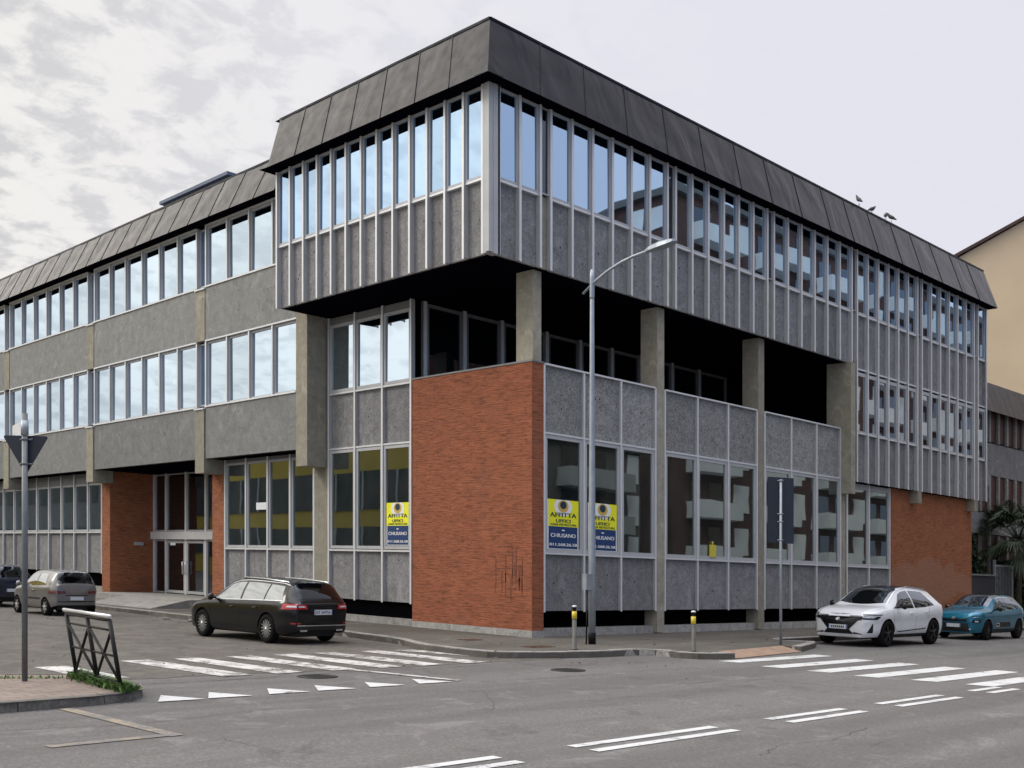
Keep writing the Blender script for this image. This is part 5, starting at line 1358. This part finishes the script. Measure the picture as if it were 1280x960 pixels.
def suv_parts(c, P, t):
    windows_side(c, P, [(-1.42, -.28, -1.10, -.26), (-.20, 1.02, -.18, .40)], M['car_glass'], .03, .03)
    mb = MB(); top_patch(c, mb, 1.15, .36, lambda x: c.wr(x)*.97, .006, curve=.2); P(mb, 'windscreen', M['car_glass'])
    mb = MB(); top_patch(c, mb, .33, -1.70, lambda x: c.wr(x)*.985, .007, 10, 20, curve=.05); P(mb, 'roof', M['gloss_black'])
    mb = MB(); top_patch(c, mb, -2.10, -1.80, lambda x: c.wr(x)*.97, .006); P(mb, 'rear_window', M['car_glass'])
    mb = MB(); cap_patch(c, mb, True, [(-.30, .46), (.30, .46), (.62, .80), (-.62, .80)], .010, 16, 8); P(mb, 'grille', M['gloss_black'])
    mb = MB(); cap_patch(c, mb, True, [(-.42, .34), (.42, .34), (.30, .47), (-.30, .47)], .012, 12, 3); P(mb, 'lower_grille', M['gloss_black'])
    mb = MB(); cap_patch(c, mb, True, [(-.62, .27), (.62, .27), (.62, .325), (-.62, .325)], .02, 14, 2); P(mb, 'bumper_lip', M['car_white'])
    mb = MB()
    for (y, z) in ((0, .735),): disc(mb, lambda a, b, h: (c.xcap(True, a, b)+.02, a, b), y, z, .06, .045, 0)
    P(mb, 'badge', M['chrome'])
    for sgn in (1, -1):
        mb = MB(); cap_patch(c, mb, True, [(sgn*.44, .70), (sgn*.63, .72), (sgn*.63, .80), (sgn*.5, .80)], .014); side_patch(c, mb, 1.86, 2.175, 1.72, 2.175, .73, .815, sgn, .009, 12, 4); hl = P(mb, 'headlight', M['gloss_black'])
        mb = MB(); side_patch(c, mb, 1.74, 2.17, 1.60, 2.17, .845, .872, sgn, .010, 12, 2); cap_patch(c, mb, True, [(sgn*.3, .808), (sgn*.635, .815), (sgn*.63, .832), (sgn*.3, .825)], .014); P(mb, 'bonnet_gap', M['gloss_black'])
        mb = MB(); side_patch(c, mb, 1.95, 2.17, 1.88, 2.17, .775, .80, sgn, .014, 8, 2); P(mb, 'running_light', M['lamp_white'])
        mb = MB(); side_patch(c, mb, 1.96, 2.10, 1.96, 1.98, .38, .62, sgn, .008, 5, 6); P(mb, 'air_slot', M['gloss_black'])
        mb = MB(); cap_patch(c, mb, True, [(sgn*.42, .35), (sgn*.63, .335), (sgn*.63, .355), (sgn*.42, .395)], .018); P(mb, 'bumper_slot', M['gloss_black'])
        mb = MB(); seam(c, mb, [(-.24, .36), (-.24, 1.0)], sgn); seam(c, mb, [(.86, .42), (.98, .60), (1.02, .97)], sgn); seam(c, mb, [(-1.1, 1.05), (-1.02, .86), (-.92, .74)], sgn); P(mb, 'door_gap', M['trim'])
        mb = MB(); seam(c, mb, [(-.85, .47), (.80, .40)], sgn, .014, .006); P(mb, 'side_trim', M['gloss_black'])
        mb = MB(); side_patch(c, mb, -.92, .92, -.92, .92, .27, .335, sgn, .006, 16, 2); P(mb, 'sill_cladding', M['trim'])
        handle(c, P, -.88, .93, sgn, M['car_white']); handle(c, P, .02, .90, sgn, M['car_white']); mirror(c, P, .70, 1.06, sgn, M['gloss_black'])
        mb = MB(); mb.tube([(-1.5, sgn*.52, c.z_top(-1.5, .52)), (-1.4, sgn*.53, c.z_top(-1.4, .53)+.03), (-.3, sgn*.55, c.z_top(-.3, .55)+.03), (.0, sgn*.55, c.z_top(.0, .55))], .014, 8); P(mb, 'roof_rail', M['galv'])
        mb = MB(); side_patch(c, mb, -2.19, -1.9, -2.17, -1.92, .93, 1.02, sgn, .008, 8, 3); P(mb, 'tail_lamp', M['lamp_red'])
    plate(c, P, True, .52, None)
    mb = MB(); x = c.xcap(True, 0, .52)+.024
    for k in range(7): mb.box(x, x+.002, -.19+k*.056, -.155+k*.056, .49, .55)
    P(mb, 'plate_characters', M['poster_ink'])
car_build(suv, 'suv_car', 'white SUV with black roof and black wheels parked nose to the left', (29.12, 15.86, 0), math.pi-.0, suv_parts, (1.03, 1.11, 1.04))

# --- teal hatchback behind it
hat = Car(W=.875, sill=.25, rear_up=.14, front_up=-.02, rr=.5, rlo=.80, fr=.62, flo=.70, fb=.10, rb=.06, zc=.60, crown=.09, ra=.375, rw=.325, xf=1.22, xr=-1.32,
    top_pts=[(-1.99, 1.0), (-1.9, 1.12), (-1.72, 1.33), (-1.55, 1.43), (-.9, 1.49), (-.2, 1.495), (.2, 1.45), (.55, 1.30), (.95, 1.10), (1.1, 1.04), (1.5, 1.0), (1.8, .93), (1.96, .85), (2.0, .80)],
    belt_pts=[(-1.99, .93), (-1.8, 1.04), (-1.0, .98), (0, .94), (.9, .93), (1.5, .90), (1.85, .80), (2.0, .72)],
    roof_pts=[(-1.99, .55), (-1.6, .54), (0, .57), (.4, .62), (.95, .70), (1.2, .74), (2.0, .6)], mat=M['car_teal'], rim='rim_dark', spokes=8, spoke_w=.025)
def hat_parts(c, P, t):
    windows_side(c, P, [(-1.40, -.42, -1.18, -.40), (-.34, .90, -.32, .22)], M['car_glass'])
    mb = MB(); top_patch(c, mb, 1.02, .20, lambda x: c.wr(x)*.96, .006, curve=.16); P(mb, 'windscreen', M['car_glass'])
    mb = MB(); top_patch(c, mb, .17, -1.6, lambda x: c.wr(x)*.97, .007, 10, 18); P(mb, 'roof', M['gloss_black'])
    mb = MB(); top_patch(c, mb, -1.9, -1.62, lambda x: c.wr(x)*.95, .006); P(mb, 'rear_window', M['car_glass'])
    mb = MB(); cap_patch(c, mb, True, [(-.56, .27), (.56, .27), (.50, .55), (-.50, .55)], .010, 14, 6); P(mb, 'grille', M['trim'])
    mb = MB(); cap_patch(c, mb, True, [(-.45, .60), (.45, .60), (.48, .69), (-.48, .69)], .012, 14, 3); P(mb, 'upper_grille', M['gloss_black'])
    mb = MB(); disc(mb, lambda a, b, h: (c.xcap(True, a, b)+.022, a, b), 0, .72, .07, .04, 0); P(mb, 'badge', M['chrome'])
    for sgn in (1, -1):
        mb = MB(); side_patch(c, mb, 1.74, 1.98, 1.70, 1.98, .57, .66, sgn, .009, 10, 4); hl = P(mb, 'headlight', M['gloss_black'])
        mb = MB(); side_patch(c, mb, 1.80, 1.92, 1.80, 1.92, .59, .635, sgn, .013, 6, 2); P(mb, 'headlight_lens', M['lamp_white'])
        mb = MB(); side_patch(c, mb, 1.72, 1.985, 1.70, 1.985, .735, .752, sgn, .010, 10, 2); P(mb, 'running_light', M['chrome'])
        mb = MB(); cap_patch(c, mb, True, [(sgn*.54, .34), (sgn*.60, .34), (sgn*.60, .38), (sgn*.54, .38)], .014); P(mb, 'fog_light', M['lamp_white'])
        mb = MB(); side_patch(c, mb, -.90, .80, -.90, .80, .26, .36, sgn, .008, 16, 3); P(mb, 'sill_cladding', M['trim'])
        mb = MB(); side_patch(c, mb, -.55, .62, -.55, .62, .42, .58, sgn, .010, 14, 4); P(mb, 'side_bumper', M['trim'])
        mb = MB(); seam(c, mb, [(.36, .45), (.60, .45), (.62, .50), (.60, .55), (.36, .55), (.34, .50), (.36, .45)], sgn, .010, .016); P(mb, 'bumper_frame', M['white'])
        mb = MB(); seam(c, mb, [(-.38, .34), (-.38, .92)], sgn); seam(c, mb, [(.80, .40), (.86, .90)], sgn); P(mb, 'door_gap', M['trim'])
        handle(c, P, -.2, .84, sgn, M['car_teal']); mirror(c, P, .58, .99, sgn, M['gloss_black'])
        mb = MB(); seam(c, mb, [(-1.42, 1.02), (-1.2, 1.33), (-.8, 1.385), (-.1, 1.39), (.2, 1.36)], sgn, .010, .010); P(mb, 'window_trim', M['chrome'])
    plate(c, P, True, .47, None)
car_build(hat, 'hatchback_car', 'teal hatchback with black roof parked behind the white SUV', (35.75, 15.75, 0), math.pi-.02, hat_parts, (.93, .93, .99))

# --- small silver three-door
sm = Car(W=.75, sill=.24, rear_up=.10, front_up=0, rr=.42, rlo=.80, fr=.6, flo=.66, fb=.08, rb=.06, zc=.62, crown=.09, ra=.315, rw=.275, xf=1.05, xr=-1.13,
    top_pts=[(-1.66, .98), (-1.60, 1.08), (-1.50, 1.26), (-1.38, 1.38), (-1.2, 1.42), (-.5, 1.445), (.0, 1.42), (.3, 1.32), (.75, 1.05), (.95, .96), (1.3, .90), (1.55, .78), (1.66, .66)],
    belt_pts=[(-1.66, .90), (-1.4, .94), (-.5, .91), (.6, .88), (1.1, .84), (1.5, .72), (1.66, .58)],
    roof_pts=[(-1.66, .56), (-1.3, .52), (0, .53), (.3, .56), (.8, .62), (1.0, .64), (1.66, .45)], mat=M['car_silver'], rim='rim', spokes=7, spoke_w=.03)
def sm_parts(c, P, t):
    windows_side(c, P, [(-1.08, -.42, -.98, -.44), (-.34, .72, -.36, .20)], M['car_glass_bright'])
    mb = MB(); top_patch(c, mb, -1.635, -1.42, lambda x: c.wr(x)*.97, .008); P(mb, 'rear_window', M['car_glass_rear'])
    mb = MB(); top_patch(c, mb, .82, .22, lambda x: c.wr(x)*.95, .006, curve=.12); P(mb, 'windscreen', M['car_glass'])
    for sgn in (1, -1):
        mb = MB(); side_patch(c, mb, -1.655, -1.40, -1.65, -1.42, .70, .80, sgn, .008, 8, 4); cap_patch(c, mb, False, [(sgn*.34, .71), (sgn*.58, .70), (sgn*.58, .80), (sgn*.36, .78)], .010); P(mb, 'tail_lamp', M['lamp_darkred'])
        mb = MB(); seam(c, mb, [(-.40, .34), (-.40, .88)], sgn); seam(c, mb, [(.70, .40), (.74, .86)], sgn); P(mb, 'door_gap', M['trim'])
        mb = MB(); side_patch(c, mb, -.75, .68, -.75, .68, .50, .55, sgn, .007, 14, 2); P(mb, 'side_strip', M['trim'])
        handle(c, P, -.25, .78, sgn, M['car_silver']); mirror(c, P, .55, .93, sgn, M['car_silver'])
        mb = MB(); cap_patch(c, mb, True, [(sgn*.25, .58), (sgn*.46, .58), (sgn*.46, .66), (sgn*.27, .66)], .01); P(mb, 'headlight', M['lamp_white'])
    mb = MB(); cap_patch(c, mb, False, [(-.34, .64), (.34, .64), (.34, .665), (-.34, .665)], .012); P(mb, 'tailgate_gap', M['trim'])
    mb = MB(); cap_patch(c, mb, False, [(-.56, .44), (.56, .44), (.56, .47), (-.56, .47)], .012); P(mb, 'bumper_strip', M['trim'])
    plate(c, P, False, .555, None, .46, .11)
car_build(sm, 'hatchback_car', 'small silver three door hatchback parked by the kerb left of the entrance', (13.75, 36.5, .004), math.atan2(1, -.05), sm_parts, (.93, 1.0, .99))
# --- dark car at the left edge
nv = Car(W=.87, sill=.23, rear_up=.12, front_up=0, rr=.5, rlo=.80, fr=.6, flo=.66, fb=.08, rb=.06, zc=.62, crown=.09, ra=.36, rw=.31, xf=1.25, xr=-1.28,
    top_pts=[(-1.98, .98), (-1.9, 1.10), (-1.75, 1.32), (-1.6, 1.43), (-1.3, 1.47), (-.5, 1.50), (.1, 1.48), (.4, 1.38), (.95, 1.08), (1.1, 1.0), (1.5, .95), (1.85, .82), (1.98, .70)],
    belt_pts=[(-1.98, .90), (-1.7, .98), (-.5, .95), (.8, .92), (1.3, .88), (1.8, .74), (1.98, .62)],
    roof_pts=[(-1.98, .58), (-1.6, .56), (0, .58), (.4, .62), (1.0, .70), (1.2, .72), (1.98, .5)], mat=M['car_navy'], rim='rim', spokes=7, spoke_w=.03)
def nv_parts(c, P, t):
    windows_side(c, P, [(-1.30, -.42, -1.15, -.44), (-.34, .90, -.36, .25)], M['car_glass'])
    mb = MB(); top_patch(c, mb, -1.93, -1.64, lambda x: c.wr(x)*.97, .008); P(mb, 'rear_window', M['car_glass_rear'])
    mb = MB(); top_patch(c, mb, 1.0, .3, lambda x: c.wr(x)*.95, .006, curve=.12); P(mb, 'windscreen', M['car_glass'])
    for sgn in (1, -1):
        mb = MB(); side_patch(c, mb, -1.975, -1.72, -1.96, -1.76, .78, .92, sgn, .008, 8, 4); P(mb, 'tail_lamp', M['lamp_darkred'])
        mb = MB(); seam(c, mb, [(-.40, .34), (-.40, .90)], sgn); seam(c, mb, [(.80, .40), (.86, .90)], sgn); P(mb, 'door_gap', M['trim'])
        handle(c, P, -.25, .82, sgn, M['car_navy']); mirror(c, P, .6, .98, sgn, M['car_navy'])
    plate(c, P, False, .60, None, .5, .11)
car_build(nv, 'hatchback_car', 'dark navy hatchback at the left edge beyond the small silver car', (14.0, 42.9, .004), math.atan2(1, -.05), nv_parts, (.93, .95, 1.0))
